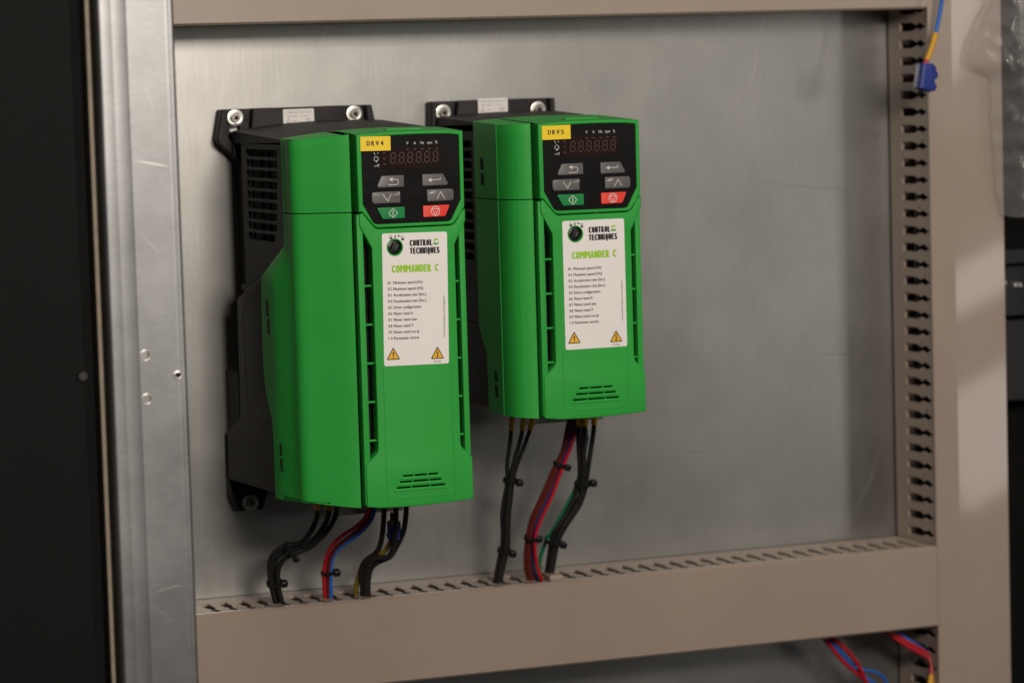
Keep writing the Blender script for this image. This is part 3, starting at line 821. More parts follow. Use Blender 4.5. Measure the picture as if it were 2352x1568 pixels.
    T.build('printed_text', 'ink_black', lab, merge=False); [q_.build('warning_sign', 'ink_yellow', lab, merge=False) for q_ in Y_]; T2.build('exclamation_mark', 'ink_black', lab, merge=False); T3.build('lightning_symbol', 'ink_black', lab, merge=False)
    Q = MB(); 
    heavy(Q, 'COMMANDER C', 6.3, -25.6, 5.2, 32.6, 0)
    cx, cz = at(37.2, -6.3)
    top_ = [(cx+2.15*math.cos(math.radians(a)), cz+2.15*math.sin(math.radians(a))) for a in range(20, 171, 10)]
    Q.add(sheet([top_+[(cx-1.2, cz+.55), (cx-.5, cz+.9), (cx+.1, cz+.5), (cx+.5, cz+1.1)]], yt)); Q.build('lime_lettering', 'ink_lime', lab, merge=False)
    bot_ = [(cx+2.15*math.cos(math.radians(a)), cz+2.15*math.sin(math.radians(a))) for a in range(200, 351, 10)]
    Q2 = MB().add(sheet([bot_+[(cx+1.4, cz-.5), (cx+.2, cz-1.2), (cx+.0, cz-.3), (cx-.7, cz-.75), (cx-1.0, cz-.1)]], yt)); Q2.build('green_emblem', 'ink_green', lab, merge=False)
    # lock knob in its recessed hole
    x, z = kn
    MB().add(plate([circ(x, z, 5.7, 32), circ(x, z, 4.9, 32)], yf+3.5, yf-.5, bevel=.25)).build('knob_collar', 'green', front)
    kbm = MB().add(plate([circ(x, z, 4.55, 28)], yf+6, yf+1.6, bevel=.4))
    sl = rot2(rect(x-.75, x+.75, z-4.2, z+4.2, .3), x, z, -28)
    kbd = kbm.build('lock_knob', 'tie', root)
    MB().add(plate([rot2(rect(x-3.4, x-1.2, z-2.7, z+2.7, .8), x, z, -28)], yf+1.8, yf+.9, bevel=.2)).add(plate([rot2(rect(x+1.2, x+3.4, z-2.7, z+2.7, .8), x, z, -28)], yf+1.8, yf+.9, bevel=.2)).build('knob_grip', 'panel', kbd)
    # side vents: flat patches with the openings' shade put into the colour
    for (ya, yb_, za, zc, xa) in P['vents']:
        q = [(ya, za), (yb_, za-.15), (yb_+P['vsk'], zc-.15), (ya+P['vsk'], zc)]
        v, f = plate([q], 0, 0, 'x')
        MB().add(([(xa(y)-.12, y, z) for _, y, z in v], f)).build('side_vent_shade', 'pit_shade', colm if za < zseam else cov)
    # terminals under the drive
    if P['gplate']:
        a, b, c0, c1, yy = P['gplate']
        g = MB().box(a, b, yy, yy+2, c0, c1).build('ground_plate', 'screw', root, bevel=.8)
        for q in P['gscrews']: MB().add(disc(q, c0+(c1-c0)*.55, 3.2, yy-.1, yy-2.6, 18, .15)).build('terminal_screw', 'zinc', g)
        q = P['gscrews'][-1]+9
        MB().add(plate([circ(q, c0+(c1-c0)*.6, 6.0, 26), circ(q, c0+(c1-c0)*.6, 4.2, 26)], yy-3, yy-6, bevel=.5)).build('earth_ring', 'wire_green', g)
    return root

# data for the larger drive
def lerp(a, b, t): return a+(b-a)*t
SEAM4 = [(-67, -127), (-89, -127), (-110, -101.5), (-125, -99.4), (-157, -98.4), (-172, -99.2), (-187.6, -102.5), (-196, -108.5), (-203, -114), (-212, -115), (-223, -115.2), (-262, -115.4)]
def interp(tab, z):
    for (za, a), (zc, c) in zip(tab, tab[1:]):
        if za >= z >= zc: return lerp(a, c, (za-z)/(za-zc))
    return tab[0][1] if z > tab[0][0] else tab[-1][1]
COL4 = [(3.6, -143.5), (3.9, -145.6), (5.0, -148.2), (7.2, -150.4), (10.5, -152.2), (20, -157.4), (29, -162.5), (34.6, -165.6), (37.0, -166.4), (37.9, -166.2), (38.3, -165.0), (38.3, -156)]
def low4(z):
    s = min(1, max(0, (-89-z)/21.0)); ys = interp(SEAM4, z)
    xs = 4-8.5*s
    p = [(xs, ys), (lerp(4.2, -3.9, s), lerp(-129, min(-118, ys-4), s)), (lerp(4.4, -2.6, s), lerp(-131, -127, s)), (lerp(4.7, 1.4, s), lerp(-136, -134.5, s))]
    return p+COL4
up4 = [(4, -127), (4.3, -131), (4.5, -131.2), (4.8, -136)]+COL4
def zbot4(x, y):
    return -261.2+6.4*(max(0, 70-x)/67)**2+1.3*(max(0, x-70)/44)**2-.02*(y+172)*-1*0
gr4 = []
for k in range(9):
    z1_ = -26.5-7.0*k; z0_ = z1_-4.9
    ye = -118.6+ (0.7*k if k < 8 else 9.5)
    gr4.append([(-49, z1_), (ye, z1_), (ye+(0 if k < 7 else 1.5), z0_), (-49, z0_)])
P4 = dict(label='larger green motor drive with yellow DRV4 sticker, left of the pair', px=41.0, top=-16.9, yf=-172.0, bot=-259.8, xl=-4.5, xr=112.0, inset=8.5,
    ldrop=4.2, blk_top=-18, blk_bot=-252, cy=126.6, lab=(14.5, -65.0), lab_rot=-.9, stick_rot=-.6, tag='DRV4',
    wall=[(-38, -23), (-126.8, -21.5), (-126.8, -90), (-99, -121), (-38, -121)], grille=gr4, grille_z=(-92, -25), bars=(-66.5, -84, -101.5),
    lower_side=[(-101.0, -110.6), (-43.9, -127.5), (-41.8, -209.5), (-9.3, -221), (-7, -255), (-114.6, -252.6), (-114.4, -223), (-113.6, -203), (-107.5, -195.5), (-101.6, -187.6), (-97.8, -172), (-97.4, -157), (-98.4, -125)],
    bx=52.75, bz=0, bhw=57, sdx=43.2, sdz=6.0,
    brk=[(-1.2, 0), (-4.5, -17.0), (-5.2, -19.5), (-4.2, -23), (11.8, -37.6), (30, -38)],
    mid=[(21.0, .2), (34.6, .2), (37, -.6), (68.4, -.6), (70.6, .2), (84.5, .2), (86.2, -16.2), (19.2, -16.2)],
    wing=[(-1.2, 0), (2.4, 0), (1.2, -16), (2.0, -19.5), (5.4, -23), (17, -33), (17, -38), (11.8, -37.6), (-4.2, -23), (-5.2, -19.5), (-4.5, -17)],
    rl=(42.0, 64.4, -1.2, -11.5), rating=('C200-044 00135 A', '380-480V  5.5kW', '240V'),
    foot=[(-4.2, -254.5), (23.3, -254.5), (23.3, -266.2), (19.5, -278), (.2, -278), (-4.2, -266.5)],
    path_up=up4, icol=11, path_low=low4, zrows=[-67.35, -68.2, -78, -89, -94, -99, -104, -110, -118, -125, -140, -157, -172, -180, -187.6, -192, -196, -203, -212, -223, -240, -256, -258.4, -260],
    zbot=zbot4, rib0=-115.3, ribp=25.2, nrib=5,
    vents=[(-108.2, -113.0, -125.2, -135.3, lambda y: -4.2), (-109.6, -114.2, -137, -147, lambda y: -4.2), (-123.8, -128.6, -218.2, -226.8, lambda y: -2.9), (-124.2, -129.2, -228.4, -237, lambda y: -2.9)], vsk=-1.0,
    gplate=(39.5, 104, -279, -255, -62), gscrews=(50, 64, 78))
drive('motor_drive', P4)

# data for the smaller drive
SEAM5 = [(-10, -89), (-152, -89), (-162.5, -95.8), (-170.7, -102), (-186, -103), (-215, -103.3)]
COL5 = [(157.4, -142.5), (158.6, -144.6), (160.0, -146.4), (161.6, -147.8), (162.0, -148.2), (166.0, -150.2), (169.0, -151.4), (170.2, -151.4), (170.9, -150.4), (170.9, -142)]
def up5f(z): return [(153.6, -89), (153.6, -110), (153.6, -131), (154.0, -131.3), (155.2, -137)]+COL5
def low5(z):
    ys = interp(SEAM5, z)
    c = [(x-.8*(i < 5), y-1.0) for i, (x, y) in enumerate(COL5)]
    return [(153.6, ys), (153.6, -112), (153.6, -131), (154.0, -131.3), (154.3, -136.5)]+c
def zbot5(x, y): return -212.6+2.6*(max(0, 205-x)/52)**2+.7*(max(0, x-205)/40)**2
gr5 = [[(-55, -26-7.0*k), (-84, -26-7.0*k), (-84, -31-7.0*k), (-55, -31-7.0*k)] for k in range(12)]
P5 = dict(label='smaller green motor drive with yellow DRV5 sticker, right of the pair', px=173.7, top=-14.4, yf=-157.0, bot=-212.2, xl=153.6, xr=244.2, inset=0.0,
    ldrop=.8, blk_top=-14.5, blk_bot=-206, cy=88.6, lab=(15.3, -65.6), lab_rot=0.0, stick_rot=.3, tag='DRV5',
    wall=[(-30, -16), (-88.8, -15), (-88.8, -150), (-30, -150)], grille=gr5, grille_z=(-112, -22), bars=(-62, -70, -78),
    lower_side=[(-30, -150.5), (-88.6, -150.5), (-95.4, -162.5), (-101.6, -170.7), (-102.6, -186), (-102.8, -207), (-30, -207)],
    bx=198.4, bz=.6, bhw=46, sdx=36.2, sdz=8.0,
    brk=[(152.1, .6), (151.5, -16), (152.5, -22), (160, -34), (175, -36)],
    mid=[(172, .8), (225, .8), (227, -14), (170, -14)],
    wing=[(152.1, .6), (155.0, .6), (154.6, -16), (155, -21), (164, -33), (160, -34), (152.5, -22), (151.5, -16)],
    rl=(186.2, 208.8, 1.9, -8.6), rating=('C200-034 00056 A', '380-480V  2.2kW', '240V'), foot=None,
    path_up=up5f(0), icol=13, path_low=low5, zrows=[-64.85, -65.6, -75, -100, -130, -152, -157, -162.5, -166, -170.7, -186, -200, -209, -211.2, -212.5],
    zbot=zbot5, rib0=-105.2, ribp=23.05, nrib=4,
    vents=[(-100.2, -106.2, -37.3, -45.4, lambda y: 153.6), (-101.0, -106.6, -47.6, -55.7, lambda y: 153.6), (-115.4, -120.8, -180.8, -188.3, lambda y: 153.6), (-115.8, -121.2, -190.6, -198.5, lambda y: 153.6)], vsk=-.6,
    gplate=(196, 256, -226, -208, -62), gscrews=(204, 214, 224))
drive('motor_drive', P5)

# ------------------------------------------------------------------ cables, ties, connectors
PATHS = {
    'd4a1': [(34.4,-85.0,-265.3), (35.3,-81.4,-269.8), (35.9,-77.8,-276.6), (33.5,-74.3,-284.7), (28.6,-70.7,-292.7), (23.9,-67.1,-295.0), (16.8,-63.5,-296.5), (10.8,-59.9,-300.6), (8.1,-56.3,-308.0), (9.1,-52.8,-318.1), (11.8,-49.2,-329.3), (14.7,-45.6,-337.3), (16.9,-42.0,-344.4)],
    'd4a2': [(43.9,-81.0,-266.5), (44.9,-77.4,-271.0), (44.6,-73.8,-279.3), (39.6,-70.3,-288.9), (33.1,-66.7,-295.6), (27.6,-63.1,-298.8), (20.4,-59.5,-299.8), (14.8,-55.9,-303.8), (12.5,-52.3,-310.5), (13.1,-48.8,-320.6), (15.5,-45.2,-331.0), (17.9,-41.6,-338.9), (19.8,-38.0,-345.3)],
    'd4a3': [(48.7,-85.0,-266.5), (49.4,-81.4,-270.9), (48.7,-77.8,-278.4), (43.3,-74.3,-287.9), (36.0,-70.7,-295.3), (31.2,-67.1,-299.3), (23.2,-63.5,-301.9), (17.2,-59.9,-305.9), (14.2,-56.3,-312.5), (14.5,-52.8,-321.0), (16.6,-49.2,-330.5), (19.3,-45.6,-338.5), (21.0,-42.0,-344.8)],
    'd4b1': [(73.2,-80.0,-268.9), (74.1,-76.2,-273.4), (72.5,-72.4,-280.2), (66.9,-68.5,-286.6), (58.8,-64.7,-292.0), (53.3,-60.9,-297.6), (50.1,-57.1,-304.2), (48.8,-53.3,-311.9), (48.9,-49.5,-322.0), (50.2,-45.6,-334.0), (51.6,-41.8,-339.5), (52.9,-38.0,-345.0)],
    'd4b2': [(75.1,-80.0,-269.1), (76.0,-76.2,-273.6), (74.6,-72.4,-281.9), (68.5,-68.5,-289.1), (60.4,-64.7,-295.3), (54.8,-60.9,-300.9), (51.8,-57.1,-307.6), (51.2,-53.3,-315.3), (51.6,-49.5,-323.9), (52.3,-45.6,-335.0), (53.5,-41.8,-340.5), (54.9,-38.0,-345.2)],
    'd4b3': [(77.2,-80.0,-269.3), (78.1,-76.2,-273.8), (77.7,-72.4,-280.6), (72.7,-68.5,-288.6), (64.6,-64.7,-295.6), (58.2,-60.9,-300.4), (54.2,-57.1,-306.2), (53.3,-53.3,-313.0), (53.9,-49.5,-322.5), (54.8,-45.6,-334.4), (55.8,-41.8,-340.7), (56.9,-38.0,-345.4)],
    'd4c1': [(82.3,-85.0,-269.1), (83.3,-81.1,-274.4), (84.0,-77.2,-282.9), (84.2,-73.3,-292.2), (83.6,-69.4,-300.6), (81.6,-65.5,-306.6), (77.3,-61.5,-310.4), (75.1,-57.6,-315.9), (75.4,-53.7,-323.7), (76.4,-49.8,-332.5), (78.3,-45.9,-341.3), (79.9,-42.0,-346.9)],
    'd4c2': [(89.6,-88.0,-269.3), (90.7,-84.4,-274.6), (91.5,-80.8,-284.6), (91.4,-77.2,-296.2), (91.2,-73.7,-303.1), (89.1,-70.1,-309.0), (83.6,-66.5,-309.4), (78.9,-62.9,-311.5), (77.3,-59.3,-317.5), (77.1,-55.8,-325.2), (77.9,-52.2,-332.3), (79.5,-48.6,-341.0), (80.7,-45.0,-346.5)],
    'd4c3': [(98.2,-85.0,-270.3), (99.1,-81.7,-275.5), (99.5,-78.4,-283.2), (98.7,-75.1,-292.3), (95.6,-71.8,-300.5), (93.6,-68.5,-306.0), (91.7,-65.2,-310.0), (86.8,-61.8,-312.5), (82.8,-58.5,-315.3), (80.5,-55.2,-319.9), (80.1,-51.9,-327.6), (80.8,-48.6,-334.6), (81.9,-45.3,-341.7), (83.3,-42.0,-347.2)],
    'd4c4': [(90.3,-74.0,-283.8), (92.1,-70.0,-295.6), (90.8,-66.0,-301.7), (88.7,-62.0,-306.8), (81.6,-58.0,-309.2), (77.3,-54.0,-313.0), (75.3,-50.0,-320.2), (74.0,-46.0,-328.7), (73.9,-42.0,-335.8), (76.3,-38.0,-342.3), (78.4,-34.0,-347.1)],
    'd5a1': [(179.7,-80.0,-217.1), (180.2,-76.8,-223.1), (180.7,-73.7,-230.7), (180.1,-70.5,-242.3), (179.8,-67.3,-253.2), (180.9,-64.2,-264.2), (179.6,-61.0,-275.8), (178.7,-57.8,-288.4), (180.0,-54.7,-301.1), (180.5,-51.5,-311.4), (179.1,-48.3,-320.8), (177.4,-45.2,-334.2), (177.2,-42.0,-340.4)],
    'd5a2': [(186.7,-83.0,-217.3), (187.3,-79.8,-223.3), (187.5,-76.7,-230.9), (185.5,-73.5,-241.6), (183.1,-70.3,-252.3), (181.9,-67.2,-262.3), (181.4,-64.0,-275.6), (180.6,-60.8,-288.2), (181.4,-57.7,-300.9), (181.9,-54.5,-311.2), (180.5,-51.3,-321.3), (178.2,-48.2,-334.3), (178.2,-45.0,-340.1)],
    'd5a3': [(195.0,-80.0,-218.2), (195.1,-76.8,-224.1), (193.9,-73.7,-231.2), (191.0,-70.5,-241.5), (187.4,-67.3,-252.1), (185.2,-64.2,-262.9), (184.8,-61.0,-274.6), (183.9,-57.8,-288.8), (184.3,-54.7,-301.5), (184.8,-51.5,-312.6), (183.6,-48.3,-322.0), (181.3,-45.2,-335.4), (181.5,-42.0,-340.8)],
    'd5b1': [(222.4,-80.0,-220.0), (221.9,-77.4,-226.7), (221.0,-74.9,-235.0), (219.6,-72.3,-244.2), (216.7,-69.7,-252.4), (212.5,-67.1,-261.3), (207.9,-64.6,-272.7), (204.3,-62.0,-281.7), (199.8,-59.4,-292.3), (198.0,-56.9,-302.3), (197.5,-54.3,-310.8), (197.5,-51.7,-321.0), (198.6,-49.1,-330.6), (201.3,-46.6,-336.9), (203.6,-44.0,-342.5)],
    'd5b2': [(223.9,-81.5,-220.0), (223.5,-78.9,-226.7), (222.1,-76.4,-235.0), (220.3,-73.8,-244.1), (217.6,-71.2,-252.3), (213.6,-68.6,-262.0), (209.3,-66.1,-273.4), (205.4,-63.5,-282.4), (201.2,-60.9,-293.1), (199.1,-58.4,-302.2), (198.7,-55.8,-310.7), (198.8,-53.2,-321.0), (200.2,-50.6,-330.5), (203.0,-48.1,-336.9), (205.2,-45.5,-342.4)],
    'd5b3': [(227.2,-79.0,-220.4), (226.6,-76.4,-227.1), (224.9,-73.9,-235.4), (222.7,-71.3,-244.5), (220.3,-68.7,-252.7), (216.4,-66.1,-262.5), (212.3,-63.6,-274.0), (208.2,-61.0,-283.0), (203.8,-58.4,-293.6), (201.6,-55.9,-302.8), (201.3,-53.3,-311.3), (201.6,-50.7,-321.5), (203.3,-48.1,-331.1), (205.8,-45.6,-337.5), (208.0,-43.0,-343.0)],
    'd5b4': [(227.6,-80.0,-220.4), (227.0,-77.4,-227.1), (225.4,-74.9,-236.2), (223.4,-72.3,-244.4), (221.1,-69.7,-253.1), (217.7,-67.1,-263.3), (213.4,-64.6,-273.9), (209.4,-62.0,-282.9), (204.8,-59.4,-293.5), (202.7,-56.9,-302.7), (202.6,-54.3,-311.3), (203.3,-51.7,-322.4), (205.2,-49.1,-331.1), (208.0,-46.6,-337.5), (210.3,-44.0,-343.0)],
    'd5b5': [(229.4,-80.0,-220.5), (228.8,-77.9,-227.2), (226.8,-75.7,-236.2), (224.8,-73.6,-244.4), (221.9,-71.4,-252.6), (218.1,-69.3,-263.1), (213.5,-67.1,-276.1), (209.9,-65.0,-284.3), (206.0,-62.9,-293.2), (202.9,-60.7,-302.2), (202.5,-58.6,-309.1), (203.5,-56.4,-319.3), (206.0,-54.3,-329.7), (209.3,-52.1,-337.3), (211.4,-50.0,-342.3)],
    'd5c1': [(227.3,-85.0,-219.9), (228.6,-81.5,-226.0), (229.8,-78.1,-233.7), (231.3,-74.6,-245.6), (233.1,-71.2,-258.3), (233.5,-67.7,-267.7), (231.7,-64.2,-278.7), (225.7,-60.8,-291.7), (218.8,-57.3,-303.1), (217.4,-53.8,-310.9), (216.8,-50.4,-319.5), (216.0,-46.9,-332.4), (216.6,-43.5,-338.7), (217.7,-40.0,-343.4)],
    'd5c2': [(231.0,-88.0,-219.9), (232.1,-84.5,-226.0), (232.9,-81.1,-233.6), (233.6,-77.6,-245.4), (234.7,-74.2,-258.1), (235.3,-70.7,-267.5), (234.8,-67.2,-278.6), (229.3,-63.8,-290.0), (222.0,-60.3,-302.2), (219.0,-56.8,-310.6), (217.9,-53.4,-319.2), (217.0,-49.9,-332.0), (217.8,-46.5,-338.4), (218.7,-43.0,-343.1)],
    'd5c3': [(239.2,-85.0,-220.7), (240.4,-81.5,-226.0), (240.9,-78.1,-234.5), (240.1,-74.6,-246.2), (239.3,-71.2,-258.8), (239.1,-67.7,-268.2), (238.8,-64.2,-276.7), (235.1,-60.8,-287.6), (227.3,-57.3,-299.7), (222.4,-53.8,-310.5), (221.2,-50.4,-319.9), (220.0,-46.9,-332.7), (220.8,-43.5,-339.1), (221.7,-40.0,-343.8)],
    'd5c4': [(238.3,-71.0,-240.7), (236.7,-67.6,-254.9), (233.7,-64.3,-269.8), (229.9,-60.9,-279.7), (224.7,-57.5,-290.4), (219.6,-54.2,-300.3), (215.6,-50.8,-308.7), (213.2,-47.5,-316.3), (211.8,-44.1,-324.9), (212.3,-40.7,-332.9), (214.1,-37.4,-339.3), (216.1,-34.0,-344.1)],
    'la1': [(433.4,-40.0,-397.8), (437.2,-38.6,-402.2), (445.3,-37.1,-410.9), (454.4,-35.7,-421.7), (464.7,-34.3,-430.8), (473.9,-32.9,-438.7), (480.0,-31.4,-445.4), (482.8,-30.0,-451.8)],
    'la2': [(442.4,-37.0,-401.0), (446.7,-35.6,-407.9), (454.3,-34.1,-415.7), (462.4,-32.7,-424.0), (472.7,-31.3,-434.0), (482.0,-29.9,-442.0), (488.1,-28.4,-446.8), (492.0,-27.0,-453.3)],
    'la3': [(437.7,-42.0,-398.8), (443.7,-40.6,-403.0), (453.9,-39.1,-410.9), (463.1,-37.7,-420.3), (470.1,-36.3,-430.9), (475.0,-34.9,-440.4), (477.2,-33.4,-446.8), (478.4,-32.0,-451.1)],
    'la4': [(463.8,-36.0,-427.5), (474.0,-35.0,-430.9), (483.2,-34.0,-433.6), (490.2,-33.0,-438.4), (493.6,-32.0,-443.8), (495.4,-31.0,-449.0), (496.4,-30.0,-453.2)],
    'lb1': [(485.0,-40.0,-398.7), (489.4,-41.9,-402.7), (500.1,-43.8,-411.2), (509.9,-45.6,-417.7), (518.6,-47.5,-422.6), (521.8,-49.4,-427.0), (521.2,-51.3,-433.5), (519.3,-53.1,-439.8), (517.2,-55.0,-447.1)],
    'lb2': [(487.2,-40.0,-398.9), (492.6,-41.9,-402.8), (503.4,-43.8,-410.5), (514.3,-45.6,-417.1), (521.9,-47.5,-422.4), (525.3,-49.4,-427.3), (524.8,-51.3,-434.8), (522.7,-53.1,-442.1), (521.0,-55.0,-447.4)],
    'lb3': [(498.5,-37.0,-403.3), (502.9,-38.9,-406.9), (511.6,-40.8,-413.2), (519.2,-42.6,-419.0), (526.8,-44.5,-425.3), (530.0,-46.4,-431.2), (530.5,-48.2,-437.8), (531.0,-50.1,-443.4), (530.9,-52.0,-448.9)],
    'top': [(523.3,-84.0,73.1), (522.9,-83.1,67.2), (522.3,-82.3,62.7), (521.4,-81.4,55.5), (519.7,-80.6,45.8), (517.3,-79.7,36.1), (514.8,-78.9,27.6), (511.6,-78.0,19.9)],
}
def cable(key, r, mat_, label, cat, group, sleeve=None, kind='power_cable'):
    pts = spline(PATHS[key], 4.0)
    pv = pts
    k = thing(kind, tuple(pv[-1]), label, cat, group)
    MB().add(tube(pv, r, 12)).build('sheath', mat_, k, angle=60)
    if sleeve:
        acc = 0; seg = []
        for a, b in zip(pv, pv[1:]):
            if (a.z < -436 if sleeve == 'low' else sleeve[0] <= acc <= sleeve[1]): seg.append(a)
            acc += (b-a).length
        if len(seg) > 1: MB().add(tube(seg, r*1.28, 14)).build('marker_sleeve', 'sleeve', k)
    return k
G1 = 'black power cables of the DRV4 drive'
cable('d4a1', 1.85, 'cable_black', 'black cable of the left DRV4 bundle, outermost on the left', 'cable', G1, (0, 7))
cable('d4a2', 1.85, 'cable_black', 'black cable of the left DRV4 bundle, middle of three, yellow sleeve', 'cable', G1, (0, 7))
cable('d4a3', 1.85, 'cable_black', 'black cable of the left DRV4 bundle, innermost, nearest the red wire', 'cable', G1)
cable('d4b1', 1.4, 'wire_red', 'red wire under the DRV4 drive, left of the dark red one', 'wire', 'signal wires of the DRV4 drive', kind='signal_wire')
cable('d4b2', 1.4, 'wire_brown', 'dark red wire between the red and blue wires under DRV4', 'wire', 'signal wires of the DRV4 drive', kind='signal_wire')
cable('d4b3', 1.4, 'wire_blue', 'bright blue wire curving down from the DRV4 drive', 'wire', 'signal wires of the DRV4 drive', kind='signal_wire')
cable('d4c1', 1.9, 'cable_black', 'straight black cable of the right DRV4 bundle, leftmost at the drive', 'cable', G1)
cable('d4c2', 1.9, 'cable_black', 'black cable of the right DRV4 bundle passing over the blue connector', 'cable', G1)
cable('d4c3', 1.9, 'cable_black', 'black cable of the right DRV4 bundle, rightmost at the drive', 'cable', G1)
cable('d4c4', 1.7, 'wire_earth', 'yellow green earth wire under the blue connector of DRV4', 'wire', None, kind='earth_wire')
G2 = 'black power cables of the DRV5 drive'
cable('d5a1', 1.55, 'cable_black', 'black sleeved cable of the left DRV5 bundle, leftmost of three', 'cable', G2, (0, 14))
cable('d5a2', 1.55, 'cable_black', 'black sleeved cable of the left DRV5 bundle, middle of three', 'cable', G2, (0, 14))
cable('d5a3', 1.55, 'cable_black', 'black sleeved cable of the left DRV5 bundle, rightmost of three', 'cable', G2, (0, 14))
G3 = 'signal wires of the DRV5 drive'
cable('d5b1', 1.15, 'wire_brown', 'dark red wire on the outer left of the DRV5 signal bundle', 'wire', G3, kind='signal_wire')
cable('d5b2', 1.15, 'wire_brown', 'second dark red wire from the left in the DRV5 signal bundle', 'wire', G3, kind='signal_wire')
cable('d5b3', 1.15, 'wire_brown', 'dark red wire beside the navy wire in the DRV5 signal bundle', 'wire', G3, kind='signal_wire')
cable('d5b4', 1.1, 'wire_navy', 'navy wire half hidden beside the bright red wire of DRV5', 'wire', G3, kind='signal_wire')
cable('d5b5', 1.25, 'wire_red', 'bright red wire on the right of the DRV5 signal bundle', 'wire', G3, kind='signal_wire')
cable('d5c1', 1.75, 'cable_black', 'black cable of the right DRV5 bundle, leftmost at the drive', 'cable', G2, (0, 10.5))
cable('d5c2', 1.9, 'cable_black', 'black cable of the right DRV5 bundle, middle of three', 'cable', G2, (0, 10.5))
cable('d5c3', 1.75, 'cable_black', 'black cable of the right DRV5 bundle, rightmost of three', 'cable', G2, (0, 10.5))
cable('d5c4', 1.4, 'wire_green', 'dark green earth wire beside the right DRV5 bundle', 'wire', None, kind='earth_wire')
G4 = 'coloured wires below the lower duct'
cable('la1', 1.5, 'wire_red', 'red wire under the lower duct, left side of the first loop', 'wire', G4, kind='signal_wire')
cable('la2', 1.7, 'wire_blue', 'blue wire between two red wires under the lower duct', 'wire', G4, kind='signal_wire')
cable('la3', 1.5, 'wire_red', 'red wire under the lower duct crossing over the blue one', 'wire', G4, kind='signal_wire')
cable('la4', 1.2, 'wire_blue', 'thin blue wire looping to the right at the bottom edge', 'wire', G4, kind='signal_wire')
cable('lb1', 1.6, 'wire_red', 'red sleeved wire at the lower right corner, left of the pair', 'wire', G4, 'low', kind='signal_wire')
cable('lb2', 1.6, 'wire_red', 'red sleeved wire at the lower right corner, next to the blue', 'wire', G4, 'low', kind='signal_wire')
cable('lb3', 1.6, 'wire_blue', 'blue sleeved wire at the lower right corner beside the duct', 'wire', G4, 'low', kind='signal_wire')

# hanging blue wire with connector, upper right
k = thing('connector_lead', tuple(PATHS['top'][-1]), 'blue wire with yellow sleeve and blue connector hanging upper right', 'wire')
pv = spline(PATHS['top'], 3.0); n = len(pv); cut = int(n*.70)
MB().add(tube(pv[:cut+1], 1.65, 12)).build('sheath', 'wire_blue', k)
MB().add(tube(pv[cut:], 2.2, 12)).build('marker_sleeve', 'sleeve', k)
e = pv[-1]; d = (pv[-1]-pv[-2]).normalized()
MB().add(tube([e, e+d*4.5], 1.9, 12)).build('ferrule', 'wire_red', k)
cn = [(502.3, 17.4), (509.7, 17.2), (512.6, 14.5), (512.6, 11.9), (514.2, 9.8), (513.6, 6.6), (511.3, 5.4), (511.3, 3.4), (513.1, .8), (511.5, -2.8), (508.5, -3.0), (498.9, -.4)]
c_ = MB().add(plate([rpoly(cn, .7, 3)], -79, -90, bevel=.6)).build('connector', 'conn', k)
MB().box(503.5, 506, -90.6, -89.9, -.2, 13).build('connector_rib', 'conn', c_, bevel=.3)
MB().box(501.0, 508, -89.4, -82, -3.4, -2.0).build('connector_mouth_shade', 'pit_shade', c_)  # near-black block, the mouth's shade as colour

def connector(label, x0, x1, z0, z1, y0, y1, mat_='conn'):
    k = thing('wire_connector', ((x0+x1)/2, (y0+y1)/2, z0), label, 'connector', 'blue wire connectors under the drives')
    MB().box(x0, x1, y0, y1, z0, z1).build('connector_body', mat_, k, bevel=.8)
    MB().box(x0-.9, x0+.8, y0+1, y1-1, z0+2, z0+4.5).box(x1-.8, x1+.9, y0+1, y1-1, z0+3, z0+6).build('latch', mat_, k, bevel=.4)
    MB().add(tube([Vector(((x0+x1)/2-1, (y0+y1)/2, z1-1)), Vector(((x0+x1)/2-1, (y0+y1)/2, z1+6))], 1.6, 10)).build('ferrule', 'wire_brown', k)
    return k
connector('blue connector hanging between the right cables under DRV4', 89.6, 97.4, -297.4, -284.4, -75, -67)
connector('dark blue connector beside the right cables under DRV5', 236.0, 242.4, -242.6, -231.5, -66, -58)

